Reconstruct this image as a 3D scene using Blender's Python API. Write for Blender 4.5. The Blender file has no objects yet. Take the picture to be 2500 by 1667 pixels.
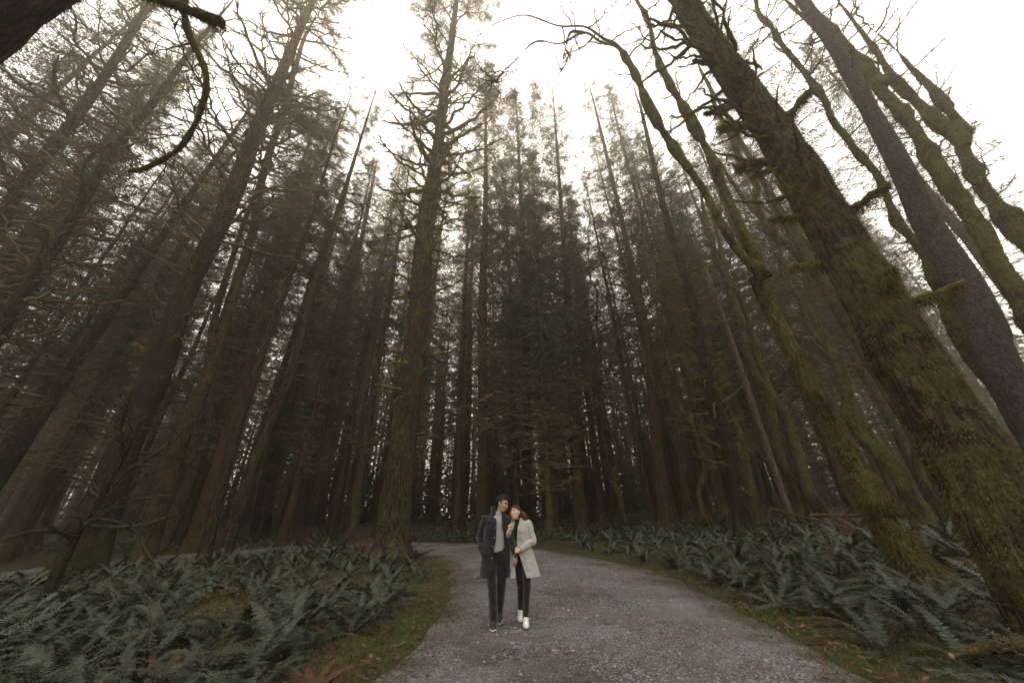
import bpy, math, random, time
import numpy as np
from mathutils import Matrix, Vector, Euler

T0 = time.time()
rng = np.random.default_rng(7)
random.seed(7)
R_ = math.radians
SC = bpy.context.scene
COL = SC.collection

# ------------------------------------------------------------------ camera
cam_d = bpy.data.cameras.new('camera')
cam = bpy.data.objects.new('camera', cam_d)
COL.objects.link(cam)
cam_d.sensor_width = 36.0
cam_d.lens = 12.0
cam_d.clip_start = 0.05
cam_d.clip_end = 3000
TILT, ROLL, CAM_H = R_(27), R_(-1.5), 1.5
fw = Vector((0, math.cos(TILT), math.sin(TILT)))
r0 = Vector((1, 0, 0)); u0 = Vector((0, -math.sin(TILT), math.cos(TILT)))
rt = r0 * math.cos(ROLL) + u0 * math.sin(ROLL)
up = u0 * math.cos(ROLL) - r0 * math.sin(ROLL)
m3 = Matrix((rt, up, -fw)).transposed()
cam.matrix_world = Matrix.Translation((0, 0, CAM_H)) @ m3.to_4x4()
SC.camera = cam

# ------------------------------------------------------------------ sky, sun, exposure
SUN_EL, SUN_AZ = R_(50), R_(-6)            # high, straight ahead behind the cloud
world = bpy.data.worlds.new('World'); SC.world = world; world.use_nodes = True
wn = world.node_tree; wn.nodes.clear()
wo = wn.nodes.new('ShaderNodeOutputWorld'); bg = wn.nodes.new('ShaderNodeBackground')
sky = wn.nodes.new('ShaderNodeTexSky'); sky.sky_type = 'NISHITA'; sky.sun_disc = False
sky.sun_elevation = SUN_EL; sky.sun_rotation = SUN_AZ
sky.air_density = 1.0; sky.dust_density = 4.0; sky.ozone_density = 1.0
tc = wn.nodes.new('ShaderNodeTexCoord')
cn = wn.nodes.new('ShaderNodeTexNoise'); cn.inputs['Scale'].default_value = 1.6; cn.inputs['Detail'].default_value = 5
cr = wn.nodes.new('ShaderNodeValToRGB')
cr.color_ramp.elements[0].position = 0.3; cr.color_ramp.elements[0].color = (9.8, 9.3, 8.6, 1)
cr.color_ramp.elements[1].position = 0.7; cr.color_ramp.elements[1].color = (12.8, 12.0, 10.9, 1)
mx = wn.nodes.new('ShaderNodeMix'); mx.data_type = 'RGBA'; mx.inputs[0].default_value = 0.88
wn.links.new(tc.outputs['Generated'], cn.inputs['Vector'])
wn.links.new(cn.outputs['Fac'], cr.inputs['Fac'])
wn.links.new(sky.outputs[0], mx.inputs[6]); wn.links.new(cr.outputs[0], mx.inputs[7])
wn.links.new(mx.outputs[2], bg.inputs['Color'])
bg.inputs['Strength'].default_value = 0.1
wn.links.new(bg.outputs[0], wo.inputs['Surface'])
sd = bpy.data.lights.new('sun', 'SUN'); sd.energy = 1.5; sd.angle = R_(14); sd.color = (1.0, 0.84, 0.60)
sun = bpy.data.objects.new('sun', sd); COL.objects.link(sun)
sdir = Vector((math.sin(SUN_AZ) * math.cos(SUN_EL), math.cos(SUN_AZ) * math.cos(SUN_EL), math.sin(SUN_EL)))
sun.rotation_euler = sdir.to_track_quat('Z', 'Y').to_euler()
sun.location = sdir * 80
vs = SC.view_settings
vs.view_transform = 'Standard'; vs.look = 'None'; vs.gamma = 1.0; vs.exposure = 1.18; vs.use_curve_mapping = False
cy = SC.cycles
cy.use_denoising = True
cy.max_bounces = 4; cy.diffuse_bounces = 2; cy.glossy_bounces = 1; cy.transmission_bounces = 1; cy.volume_bounces = 0
cy.sample_clamp_indirect = 4.0

# ------------------------------------------------------------------ helpers
def hash3(ix, iy, iz):
    n = (ix * 374761393 + iy * 668265263 + iz * 2147483647 * 3) & 0xffffffff
    n = ((n ^ (n >> 13)) * 1274126177) & 0xffffffff
    n = n ^ (n >> 16)
    return (n & 0xffff) / 65535.0

def vnoise(p):
    p = np.asarray(p, float)
    i = np.floor(p).astype(np.int64); f = p - i; f = f * f * (3 - 2 * f)
    o = 0
    for dx in (0, 1):
        wx = f[..., 0] if dx else 1 - f[..., 0]
        for dy in (0, 1):
            wy = f[..., 1] if dy else 1 - f[..., 1]
            for dz in (0, 1):
                wz = f[..., 2] if dz else 1 - f[..., 2]
                o = o + wx * wy * wz * hash3(i[..., 0] + dx, i[..., 1] + dy, i[..., 2] + dz)
    return o

def fbm(p, oct=3):
    p = np.asarray(p, float); s = 0; a = 0.5; t = 0
    for k in range(oct):
        s = s + a * vnoise(p * 2 ** k + 17.3 * k); t += a; a *= 0.5
    return s / t

class MB:
    """collects vertices and faces, with a material index for each face"""
    def __init__(s): s.v = []; s.f = []; s.m = []; s.n = 0
    def add(s, v, f, mi=0):
        v = np.asarray(v, float).reshape(-1, 3); f = np.asarray(f, int)
        s.v.append(v); s.f.append((f + s.n, mi)); s.n += len(v)
    def mesh(s, name, mats, smooth=False):
        me = bpy.data.meshes.new(name)
        v = np.concatenate(s.v) if s.v else np.zeros((0, 3))
        loops, starts, mi, c = [], [], [], 0
        for f, m in s.f:
            k = f.shape[1]
            loops.append(f.ravel()); starts.append(c + np.arange(len(f)) * k); c += f.size
            mi.append(np.full(len(f), m))
        me.vertices.add(len(v)); me.vertices.foreach_set('co', v.astype(np.float32).ravel())
        loops = np.concatenate(loops).astype(np.int32); starts = np.concatenate(starts).astype(np.int32)
        me.loops.add(len(loops)); me.loops.foreach_set('vertex_index', loops)
        me.polygons.add(len(starts)); me.polygons.foreach_set('loop_start', starts)
        me.polygons.foreach_set('material_index', np.concatenate(mi).astype(np.int32))
        if smooth: me.polygons.foreach_set('use_smooth', np.ones(len(starts), bool))
        for m in (mats if isinstance(mats, (list, tuple)) else [mats]): me.materials.append(m)
        me.update(calc_edges=True); me.validate()
        return me

def obj(name, me, parent=None, loc=None, mat=None):
    o = bpy.data.objects.new(name, me); COL.objects.link(o)
    if parent is not None: o.parent = parent
    if mat is not None: o.matrix_basis = mat
    elif loc is not None: o.location = loc
    return o

def tag(o, label=None, cat=None, group=None, kind=None):
    if label: o['label'] = label
    if cat: o['category'] = cat
    if group: o['group'] = group
    if kind: o['kind'] = kind
    return o

def thing(name, label, cat, loc=(0, 0, 0), group=None):
    o = bpy.data.objects.new(name, None); COL.objects.link(o); o.location = loc
    o.empty_display_size = 0.2
    return tag(o, label, cat, group)

def resample(P, t):
    """Catmull-Rom through the rows of P at parameters t in 0..len-1"""
    P = np.asarray(P, float); n = len(P)
    Q = np.vstack([2 * P[0] - P[1], P, 2 * P[-1] - P[-2]])
    i = np.clip(np.floor(t).astype(int), 0, n - 2); f = (t - i)[:, None]
    a, b, c, d = Q[i], Q[i + 1], Q[i + 2], Q[i + 3]
    return 0.5 * (2 * b + (c - a) * f + (2 * a - 5 * b + 4 * c - d) * f ** 2 + (3 * b - a - 3 * c + d) * f ** 3)

def frames(C):
    T = np.gradient(C, axis=0); T /= np.linalg.norm(T, axis=1)[:, None] + 1e-9
    ref = np.array([0, 1.0, 0]) if abs(T[0, 1]) < 0.9 else np.array([1.0, 0, 0])
    N = np.zeros_like(C); B = np.zeros_like(C)
    n = ref - T[0] * (ref @ T[0])
    for k in range(len(C)):
        n = n - T[k] * (n @ T[k]); n = n / (np.linalg.norm(n) + 1e-9)
        N[k] = n; B[k] = np.cross(T[k], n)
    return T, N, B

def tube(C, r, sides, disp=None, cap=True):
    """tube round the centre line C with radius r; disp(a, C) gives a factor for each ring and angle"""
    C = np.asarray(C, float); r = np.asarray(r, float); n = len(C)
    T, N, B = frames(C)
    a = np.linspace(0, 2 * np.pi, sides, endpoint=False)
    k = np.ones((n, sides)) if disp is None else disp(a, C)
    d = N[:, None] * np.cos(a)[None, :, None] + B[:, None] * np.sin(a)[None, :, None]
    V = C[:, None] + d * (r[:, None] * k)[..., None]
    V = V.reshape(-1, 3)
    i = np.arange(n - 1)[:, None] * sides; j = np.arange(sides)[None]; j2 = (j + 1) % sides
    F = np.stack([i + j, i + j2, i + sides + j2, i + sides + j], -1).reshape(-1, 4)
    return V, F, d.reshape(-1, 3)

# ------------------------------------------------------------------ materials
def mat(name):
    m = bpy.data.materials.new(name); m.use_nodes = True
    nt = m.node_tree; nt.nodes.clear()
    out = nt.nodes.new('ShaderNodeOutputMaterial'); b = nt.nodes.new('ShaderNodeBsdfPrincipled')
    nt.links.new(b.outputs[0], out.inputs[0])
    return m, nt, b

class G:
    """small node-graph helper"""
    def __init__(s, nt): s.nt = nt
    def n(s, t, **k):
        x = s.nt.nodes.new(t)
        for a, v in k.items(): setattr(x, a, v)
        return x
    def l(s, a, b): s.nt.links.new(a, b)
    def coord(s, sc=(1, 1, 1), kind='Object'):
        c = s.n('ShaderNodeTexCoord'); m = s.n('ShaderNodeMapping'); m.inputs['Scale'].default_value = sc
        s.l(c.outputs[kind], m.inputs['Vector']); return m.outputs[0]
    def noise(s, v, scale, detail=4, rough=0.6, dist=0.0):
        x = s.n('ShaderNodeTexNoise'); x.inputs['Scale'].default_value = scale; x.inputs['Detail'].default_value = detail
        x.inputs['Roughness'].default_value = rough; x.inputs['Distortion'].default_value = dist
        s.l(v, x.inputs['Vector']); return x.outputs['Fac']
    def voro(s, v, scale, feature='F1', out='Distance'):
        x = s.n('ShaderNodeTexVoronoi', feature=feature); x.inputs['Scale'].default_value = scale
        s.l(v, x.inputs['Vector']); return x.outputs[out]
    def ramp(s, f, *stops):
        x = s.n('ShaderNodeValToRGB'); e = x.color_ramp.elements
        while len(e) < len(stops): e.new(0.5)
        for k, (p, c) in enumerate(stops):
            e[k].position = p; e[k].color = (c, c, c, 1) if isinstance(c, (int, float)) else (*c, 1)
        s.l(f, x.inputs['Fac']); return x.outputs[0]
    def mix(s, f, a, b, mode='MIX'):
        x = s.n('ShaderNodeMix', data_type='RGBA', blend_type=mode)
        for v, i in ((f, 0), (a, 6), (b, 7)):
            if isinstance(v, (int, float)): x.inputs[i].default_value = v if i == 0 else (v, v, v, 1)
            elif isinstance(v, tuple): x.inputs[i].default_value = (*v, 1)
            else: s.l(v, x.inputs[i])
        return x.outputs[2]
    def math(s, op, a, b=0.0):
        x = s.n('ShaderNodeMath', operation=op)
        for v, i in ((a, 0), (b, 1)):
            if isinstance(v, (int, float)): x.inputs[i].default_value = v
            else: s.l(v, x.inputs[i])
        return x.outputs[0]
    def bump(s, h, strength, dist, b):
        x = s.n('ShaderNodeBump'); x.inputs['Strength'].default_value = strength; x.inputs['Distance'].default_value = dist
        s.l(h, x.inputs['Height']); s.l(x.outputs[0], b.inputs['Normal'])

def bark_mat(name, dark, mid, moss, moss_amt, zs=0.22, scale=9.0, base_moss=0.0, net=0.85):
    m, nt, b = mat(name); g = G(nt)
    v = g.coord((1, 1, zs)); v1 = g.coord((1, 1, 1))
    rid = g.noise(v, scale, 6, 0.7, 0.6)
    fis = g.voro(v, scale * 1.1, feature='DISTANCE_TO_EDGE')
    col = g.ramp(rid, (0.36, dark), (0.52, tuple((a + c) / 2 for a, c in zip(dark, mid))), (0.64, mid), (0.8, tuple(c * 1.7 for c in mid)))
    col = g.mix(g.ramp(fis, (0.02, net), (0.14, 0.0)), col, tuple(c * 0.6 for c in dark))
    fine = g.noise(v1, 32, 4, 0.7); lump = g.noise(v1, 5.5, 5, 0.7)
    mk = g.noise(v1, 1.1, 6, 0.7)
    mk2 = g.math('ADD', mk, g.math('MULTIPLY', g.math('SUBTRACT', lump, 0.5), 0.55))
    mk2 = g.math('ADD', mk2, g.math('MULTIPLY', g.math('SUBTRACT', fine, 0.5), 0.4))
    if base_moss:
        sep = g.n('ShaderNodeSeparateXYZ'); g.l(v1, sep.inputs[0])
        low = g.n('ShaderNodeMapRange'); low.inputs[1].default_value = 0; low.inputs[2].default_value = 2.2
        low.inputs[3].default_value = base_moss; low.inputs[4].default_value = 0
        g.l(sep.outputs['Z'], low.inputs[0]); mk2 = g.math('ADD', mk2, low.outputs[0])
    mf = g.ramp(mk2, (0.66 - moss_amt * 0.4, 0.0), (0.74 - moss_amt * 0.4, 1.0))
    brown = (moss[0] * .58, moss[1] * .52, moss[2] * .62)
    mc = g.mix(g.ramp(lump, (0.36, 0.0), (0.62, 1.0)), brown, moss)
    mossc = g.mix(g.ramp(fine, (0.34, 0.75), (0.62, 0.0)), mc, tuple(c * 0.28 for c in moss))
    mossc = g.mix(g.ramp(fine, (0.58, 0.0), (0.75, 0.6)), mossc, tuple(c * 1.7 for c in moss))
    col = g.mix(mf, col, mossc)
    g.l(col, b.inputs['Base Color'])
    b.inputs['Roughness'].default_value = 0.95
    b.inputs['Specular IOR Level'].default_value = 0.1
    h = g.math('ADD', rid, g.math('MULTIPLY', fine, 0.5))
    h = g.math('ADD', h, g.math('MULTIPLY', g.ramp(fis, (0.0, 0.0), (0.2, 1.0)), 0.5))
    h = g.math('ADD', h, g.math('MULTIPLY', lump, 0.8))
    g.bump(h, 1.0, 0.07, b)
    return m

M = {}
MOSS = (0.110, 0.098, 0.036)
M['bark_stand'] = bark_mat('stand_bark', (0.034, 0.025, 0.017), (0.145, 0.108, 0.068), MOSS, 0.25, base_moss=0.15)
M['bark'] = bark_mat('fissured_bark', (0.024, 0.017, 0.012), (0.105, 0.076, 0.049), MOSS, 0.22, base_moss=0.12)
M['bark_olive'] = bark_mat('olive_bark', (0.030, 0.023, 0.014), (0.125, 0.098, 0.058), (0.115, 0.110, 0.042), 0.42, base_moss=0.2)
M['bark_red'] = bark_mat('red_bark', (0.036, 0.022, 0.014), (0.150, 0.092, 0.056), MOSS, 0.14, zs=0.1, scale=12, base_moss=0.2)
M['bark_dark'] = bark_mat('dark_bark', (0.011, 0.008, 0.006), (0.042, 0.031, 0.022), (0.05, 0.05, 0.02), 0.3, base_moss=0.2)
M['bark_grey'] = bark_mat('grey_scaly_bark', (0.028, 0.023, 0.022), (0.100, 0.084, 0.080), (0.06, 0.055, 0.026), 0.16, zs=0.4, scale=13, net=0.3)
M['bark_pale'] = bark_mat('pale_bark', (0.10, 0.075, 0.055), (0.21, 0.16, 0.12), MOSS, 0.02, zs=0.2)
M['bark_moss'] = bark_mat('mossy_bark', (0.022, 0.015, 0.010), (0.078, 0.056, 0.036), (0.112, 0.094, 0.038), 0.48, base_moss=0.1)
M['bark_lush'] = bark_mat('lush_mossy_bark', (0.025, 0.019, 0.010), (0.075, 0.055, 0.030), (0.135, 0.124, 0.040), 0.6)

def simple(name, c0, c1, scale=8.0, rough=0.8, spec=0.2, bump=0.0, var=0.0, sheen=0.0, detail=4):
    m, nt, b = mat(name); g = G(nt)
    v = g.coord()
    f = g.noise(v, scale, detail)
    col = g.mix(g.ramp(f, (0.3, 0.0), (0.7, 1.0)), c0, c1)
    if var:
        oi = g.n('ShaderNodeObjectInfo'); hs = g.n('ShaderNodeHueSaturation')
        hs.inputs['Saturation'].default_value = 1.0
        g.l(g.math('ADD', g.math('MULTIPLY', oi.outputs['Random'], var), 1.0 - var * 0.5), hs.inputs['Value'])
        rn = g.n('ShaderNodeMath', operation='FRACT'); g.l(g.math('MULTIPLY', oi.outputs['Random'], 7.31), rn.inputs[0])
        g.l(g.math('ADD', g.math('MULTIPLY', rn.outputs[0], 0.07), 0.455), hs.inputs['Hue'])
        g.l(col, hs.inputs['Color']); col = hs.outputs[0]
    g.l(col, b.inputs['Base Color'])
    b.inputs['Roughness'].default_value = rough; b.inputs['Specular IOR Level'].default_value = spec
    if sheen: b.inputs['Sheen Weight'].default_value = sheen
    if bump: g.bump(g.noise(v, scale * 3, 4), bump, 0.02, b)
    return m

M['moss'] = simple('hanging_moss', (0.055, 0.048, 0.017), (0.150, 0.136, 0.042), 14, 0.95, 0.1, 0.6, 0.3)
M['moss_dull'] = simple('dull_moss', (0.036, 0.029, 0.015), (0.105, 0.086, 0.042), 14, 0.95, 0.1, 0.6, 0.3)
M['moss_r4'] = simple('trunk_moss', (0.030, 0.024, 0.012), (0.165, 0.138, 0.056), 4, 0.95, 0.1, 0.6)
M['twig'] = simple('dead_twig', (0.078, 0.062, 0.034), (0.185, 0.150, 0.082), 6, 0.9, 0.15, 0, 0.4)
M['needle'] = simple('conifer_needles', (0.030, 0.040, 0.021), (0.074, 0.092, 0.048), 0.7, 0.7, 0.25, 0, 0.3)
M['fern'] = simple('fern_green', (0.020, 0.028, 0.017), (0.054, 0.068, 0.044), 4, 0.5, 0.38, 0, 0.8)
M['rachis'] = simple('fern_stalk', (0.06, 0.055, 0.03), (0.11, 0.095, 0.05), 5, 0.7, 0.2)
M['fern_dead'] = simple('dead_bracken', (0.062, 0.036, 0.022), (0.130, 0.078, 0.046), 5, 0.85, 0.1, 0, 0.4)
M['shrub'] = simple('bare_shrub_twig', (0.10, 0.055, 0.035), (0.20, 0.12, 0.075), 5, 0.9, 0.1, 0, 0.4)
M['leaf'] = simple('fallen_leaf', (0.062, 0.036, 0.023), (0.165, 0.098, 0.058), 3, 0.8, 0.15)
M['litter'] = simple('leaf_scraps', (0.045, 0.028, 0.020), (0.14, 0.085, 0.05), 3, 0.85, 0.1)
M['grass'] = simple('verge_moss_grass', (0.036, 0.052, 0.014), (0.095, 0.115, 0.036), 3, 0.85, 0.15)
M['wood'] = simple('broken_wood', (0.22, 0.12, 0.06), (0.40, 0.25, 0.14), 9, 0.8, 0.2, 0.4)

def ground_mat():
    m, nt, b = mat('forest_floor'); g = G(nt)
    v = g.coord()
    a = g.noise(v, 0.55, 6, 0.65); c = g.noise(v, 9, 5); d = g.voro(v, 22, out='Color'); e = g.noise(v, 1.9, 5, 0.7)
    soil = g.mix(g.ramp(c, (0.35, 0.0), (0.65, 1.0)), (0.022, 0.016, 0.011), (0.085, 0.055, 0.033))
    leaf = g.mix(g.ramp(d, (0.2, 0.0), (0.8, 1.0)), (0.034, 0.023, 0.017), (0.105, 0.064, 0.042))
    col = g.mix(g.ramp(a, (0.42, 0.0), (0.58, 1.0)), soil, leaf)
    moss = g.mix(c, (0.020, 0.029, 0.009), (0.068, 0.084, 0.026))
    col = g.mix(g.ramp(e, (0.43, 0.0), (0.56, 0.9)), col, moss)
    g.l(col, b.inputs['Base Color']); b.inputs['Roughness'].default_value = 0.95
    b.inputs['Specular IOR Level'].default_value = 0.15
    g.bump(g.math('ADD', c, g.noise(v, 45, 4)), 0.8, 0.05, b)
    return m
M['ground'] = ground_mat()

def path_mat():
    m, nt, b = mat('gravel'); g = G(nt)
    v = g.coord()
    uv = g.n('ShaderNodeUVMap'); sp = g.n('ShaderNodeSeparateXYZ'); g.l(uv.outputs[0], sp.inputs[0])
    cell = g.voro(v, 42, out='Color'); cd = g.voro(v, 42); big = g.voro(v, 15, out='Color'); bd = g.voro(v, 15)
    fine = g.noise(v, 160, 3); lo = g.noise(v, 0.8, 5, 0.6); lo2 = g.noise(v, 0.45, 4, 0.6, 0.5); mid = g.noise(v, 5, 5, 0.7)
    st = g.ramp(cell, (0.15, (0.072, 0.065, 0.067)), (0.55, (0.235, 0.215, 0.220)), (0.92, (0.50, 0.475, 0.475)))
    st2 = g.ramp(big, (0.2, (0.12, 0.11, 0.115)), (0.9, (0.42, 0.40, 0.395)))
    col = g.mix(g.ramp(bd, (0.22, 0.75), (0.34, 0.0)), st, st2)
    col = g.mix(g.ramp(cd, (0.30, 0.0), (0.75, 0.75)), col, (0.045, 0.038, 0.035))
    col = g.mix(g.ramp(g.noise(v, 0.33, 6, 0.7), (0.46, 0.0), (0.58, 0.85)), col, g.mix(st, (0.040, 0.031, 0.027), (0.17, 0.14, 0.13)))
    col = g.mix(g.ramp(lo, (0.42, 0.0), (0.64, 0.6)), col, g.mix(mid, (0.085, 0.070, 0.066), (0.27, 0.235, 0.22)))
    col = g.mix(g.ramp(lo2, (0.50, 0.0), (0.68, 0.55)), col, g.mix(mid, (0.12, 0.125, 0.135), (0.38, 0.395, 0.415)))
    # dirt, leaf mould and moss creeping in from the verge
    e = g.math('ABSOLUTE', g.math('SUBTRACT', g.math('MULTIPLY', sp.outputs['X'], 2.0), 1.0))
    e = g.math('ADD', e, g.math('MULTIPLY', g.math('SUBTRACT', g.noise(v, 1.1, 7, 0.75), 0.5), 1.5))
    vg = g.mix(g.ramp(mid, (0.42, 0.0), (0.58, 1.0)), (0.070, 0.046, 0.033), (0.055, 0.053, 0.024))
    col = g.mix(g.ramp(e, (0.70, 0.0), (1.0, 0.92)), col, vg)
    g.l(col, b.inputs['Base Color']); b.inputs['Roughness'].default_value = 0.85
    b.inputs['Specular IOR Level'].default_value = 0.3
    h = g.math('SUBTRACT', g.math('ADD', g.math('MULTIPLY', fine, 0.3), mid), g.math('ADD', cd, g.math('MULTIPLY', bd, 0.9)))
    g.bump(h, 1.0, 0.035, b)
    return m
M['path'] = path_mat()
M['stone'] = simple('gravel_stone', (0.10, 0.092, 0.095), (0.34, 0.32, 0.325), 6, 0.8, 0.3, 0.3, 0.0, detail=6)

# ------------------------------------------------------------------ terrain
ROAD = np.array([(1.0, -9), (1.0, -3), (0.98, 2), (0.98, 4.6), (1.15, 7.2), (1.05, 11.3), (0.0, 15.2), (-2.3, 20.0),
                 (-6.2, 24.0), (-11.0, 25.2), (-15.2, 23.2), (-17.6, 19.3), (-18.4, 15.0), (-19.0, 9), (-19.5, 2)])
_t = np.linspace(0, len(ROAD) - 1, 420)
RC = resample(ROAD, _t)
RW = np.interp(_t, [0, 3, 4, 5, 6, 7, 8, 10, 14], [2.4, 2.4, 2.45, 2.75, 2.7, 2.6, 2.5, 2.3, 2.3])

def road_d(x, y):
    """distance outside the road's edge (negative on the road)"""
    x = np.asarray(x, float).ravel(); y = np.asarray(y, float).ravel()
    o = np.empty(len(x))
    for s in range(0, len(x), 4000):
        d = np.hypot(x[s:s + 4000, None] - RC[None, :, 0], y[s:s + 4000, None] - RC[None, :, 1]) - RW[None]
        o[s:s + 4000] = d.min(1)
    return o

def ground_z(x, y):
    x = np.asarray(x, float); y = np.asarray(y, float)
    shp = x.shape
    d = road_d(x, y).reshape(shp)
    away = np.clip(d / 2.5, 0, 1)
    side = np.clip((x - 3.5) / 9, 0, 1)
    z = side * side * 0.55 * np.clip(d / 6, 0, 1)
    z = z + np.clip((y - 27) / 40, 0, 1) * 0.9
    p = np.stack([x, y, np.zeros_like(x)], -1)
    z = z + away * (fbm(p * 0.45, 3) - 0.5) * 0.45
    z = z + np.clip(d / 0.8, 0, 1) * (fbm(p * 2.2 + 9, 2) - 0.5) * 0.13
    return z - 0.03 * (d < 0)

def gz(x, y): return float(ground_z(np.array([x]), np.array([y]))[0])

k = np.linspace(-1, 1, 221)
gx = np.sinh(k * 4.6) / np.sinh(4.6) * 420; gy = gx + 12
X, Y = np.meshgrid(gx, gy, indexing='ij')
Z = ground_z(X, Y)
n = len(k); i = np.arange(n - 1)[:, None] * n + np.arange(n - 1)[None]
mb = MB(); mb.add(np.stack([X, Y, Z], -1).reshape(-1, 3), np.stack([i, i + n, i + n + 1, i + 1], -1).reshape(-1, 4))
ground = tag(obj('ground', mb.mesh('ground', M['ground'], True)), kind='structure',
             label='dark forest floor of soil, moss and leaf litter')

# gravel path: a cambered sheet whose ragged edges sink into the floor
NA = 26
s_ = np.linspace(-1, 1, NA)
Tn = np.gradient(RC, axis=0); Tn /= np.linalg.norm(Tn, axis=1)[:, None]
Nn = np.stack([Tn[:, 1], -Tn[:, 0]], 1)
Pxy = RC[:, None] + Nn[:, None] * (s_[None, :, None] * (RW + 0.3)[:, None, None])
pz = 0.035 * (1 - np.abs(s_)[None] ** 6 * 2.2) + (fbm(np.dstack([Pxy * 1.1, np.zeros(Pxy.shape[:2])]), 3) - 0.5) * 0.05
V = np.dstack([Pxy, pz]).reshape(-1, 3)
i = np.arange(len(RC) - 1)[:, None] * NA + np.arange(NA - 1)[None]
F = np.stack([i, i + 1, i + NA + 1, i + NA], -1).reshape(-1, 4)
mb = MB(); mb.add(V, F); me = mb.mesh('path', M['path'], True)
uvl = me.uv_layers.new(name='UVMap')
li = np.empty(len(me.loops), np.int32); me.loops.foreach_get('vertex_index', li)
uvs = np.stack([(li % NA) / (NA - 1), (li // NA) / len(RC)], -1).astype(np.float32)
uvl.data.foreach_set('uv', uvs.ravel())
path = tag(obj('path', me), kind='structure', label='grey gravel path bending left behind the big central trunk')

def path_z(x, y): return 0.03

# ------------------------------------------------------------------ limb pool (unit length along +X, up +Z)
def tri_blades(P, D, W):
    """thin triangles: base points P, tip vectors D, half-width vectors W"""
    n = len(P)
    V = np.stack([P - W, P + W, P + D], 1).reshape(-1, 3)
    return V, np.arange(n * 3).reshape(-1, 3)

def rand_dirs(n, r): v = r.normal(size=(n, 3)); return v / np.linalg.norm(v, axis=1)[:, None]

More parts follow.
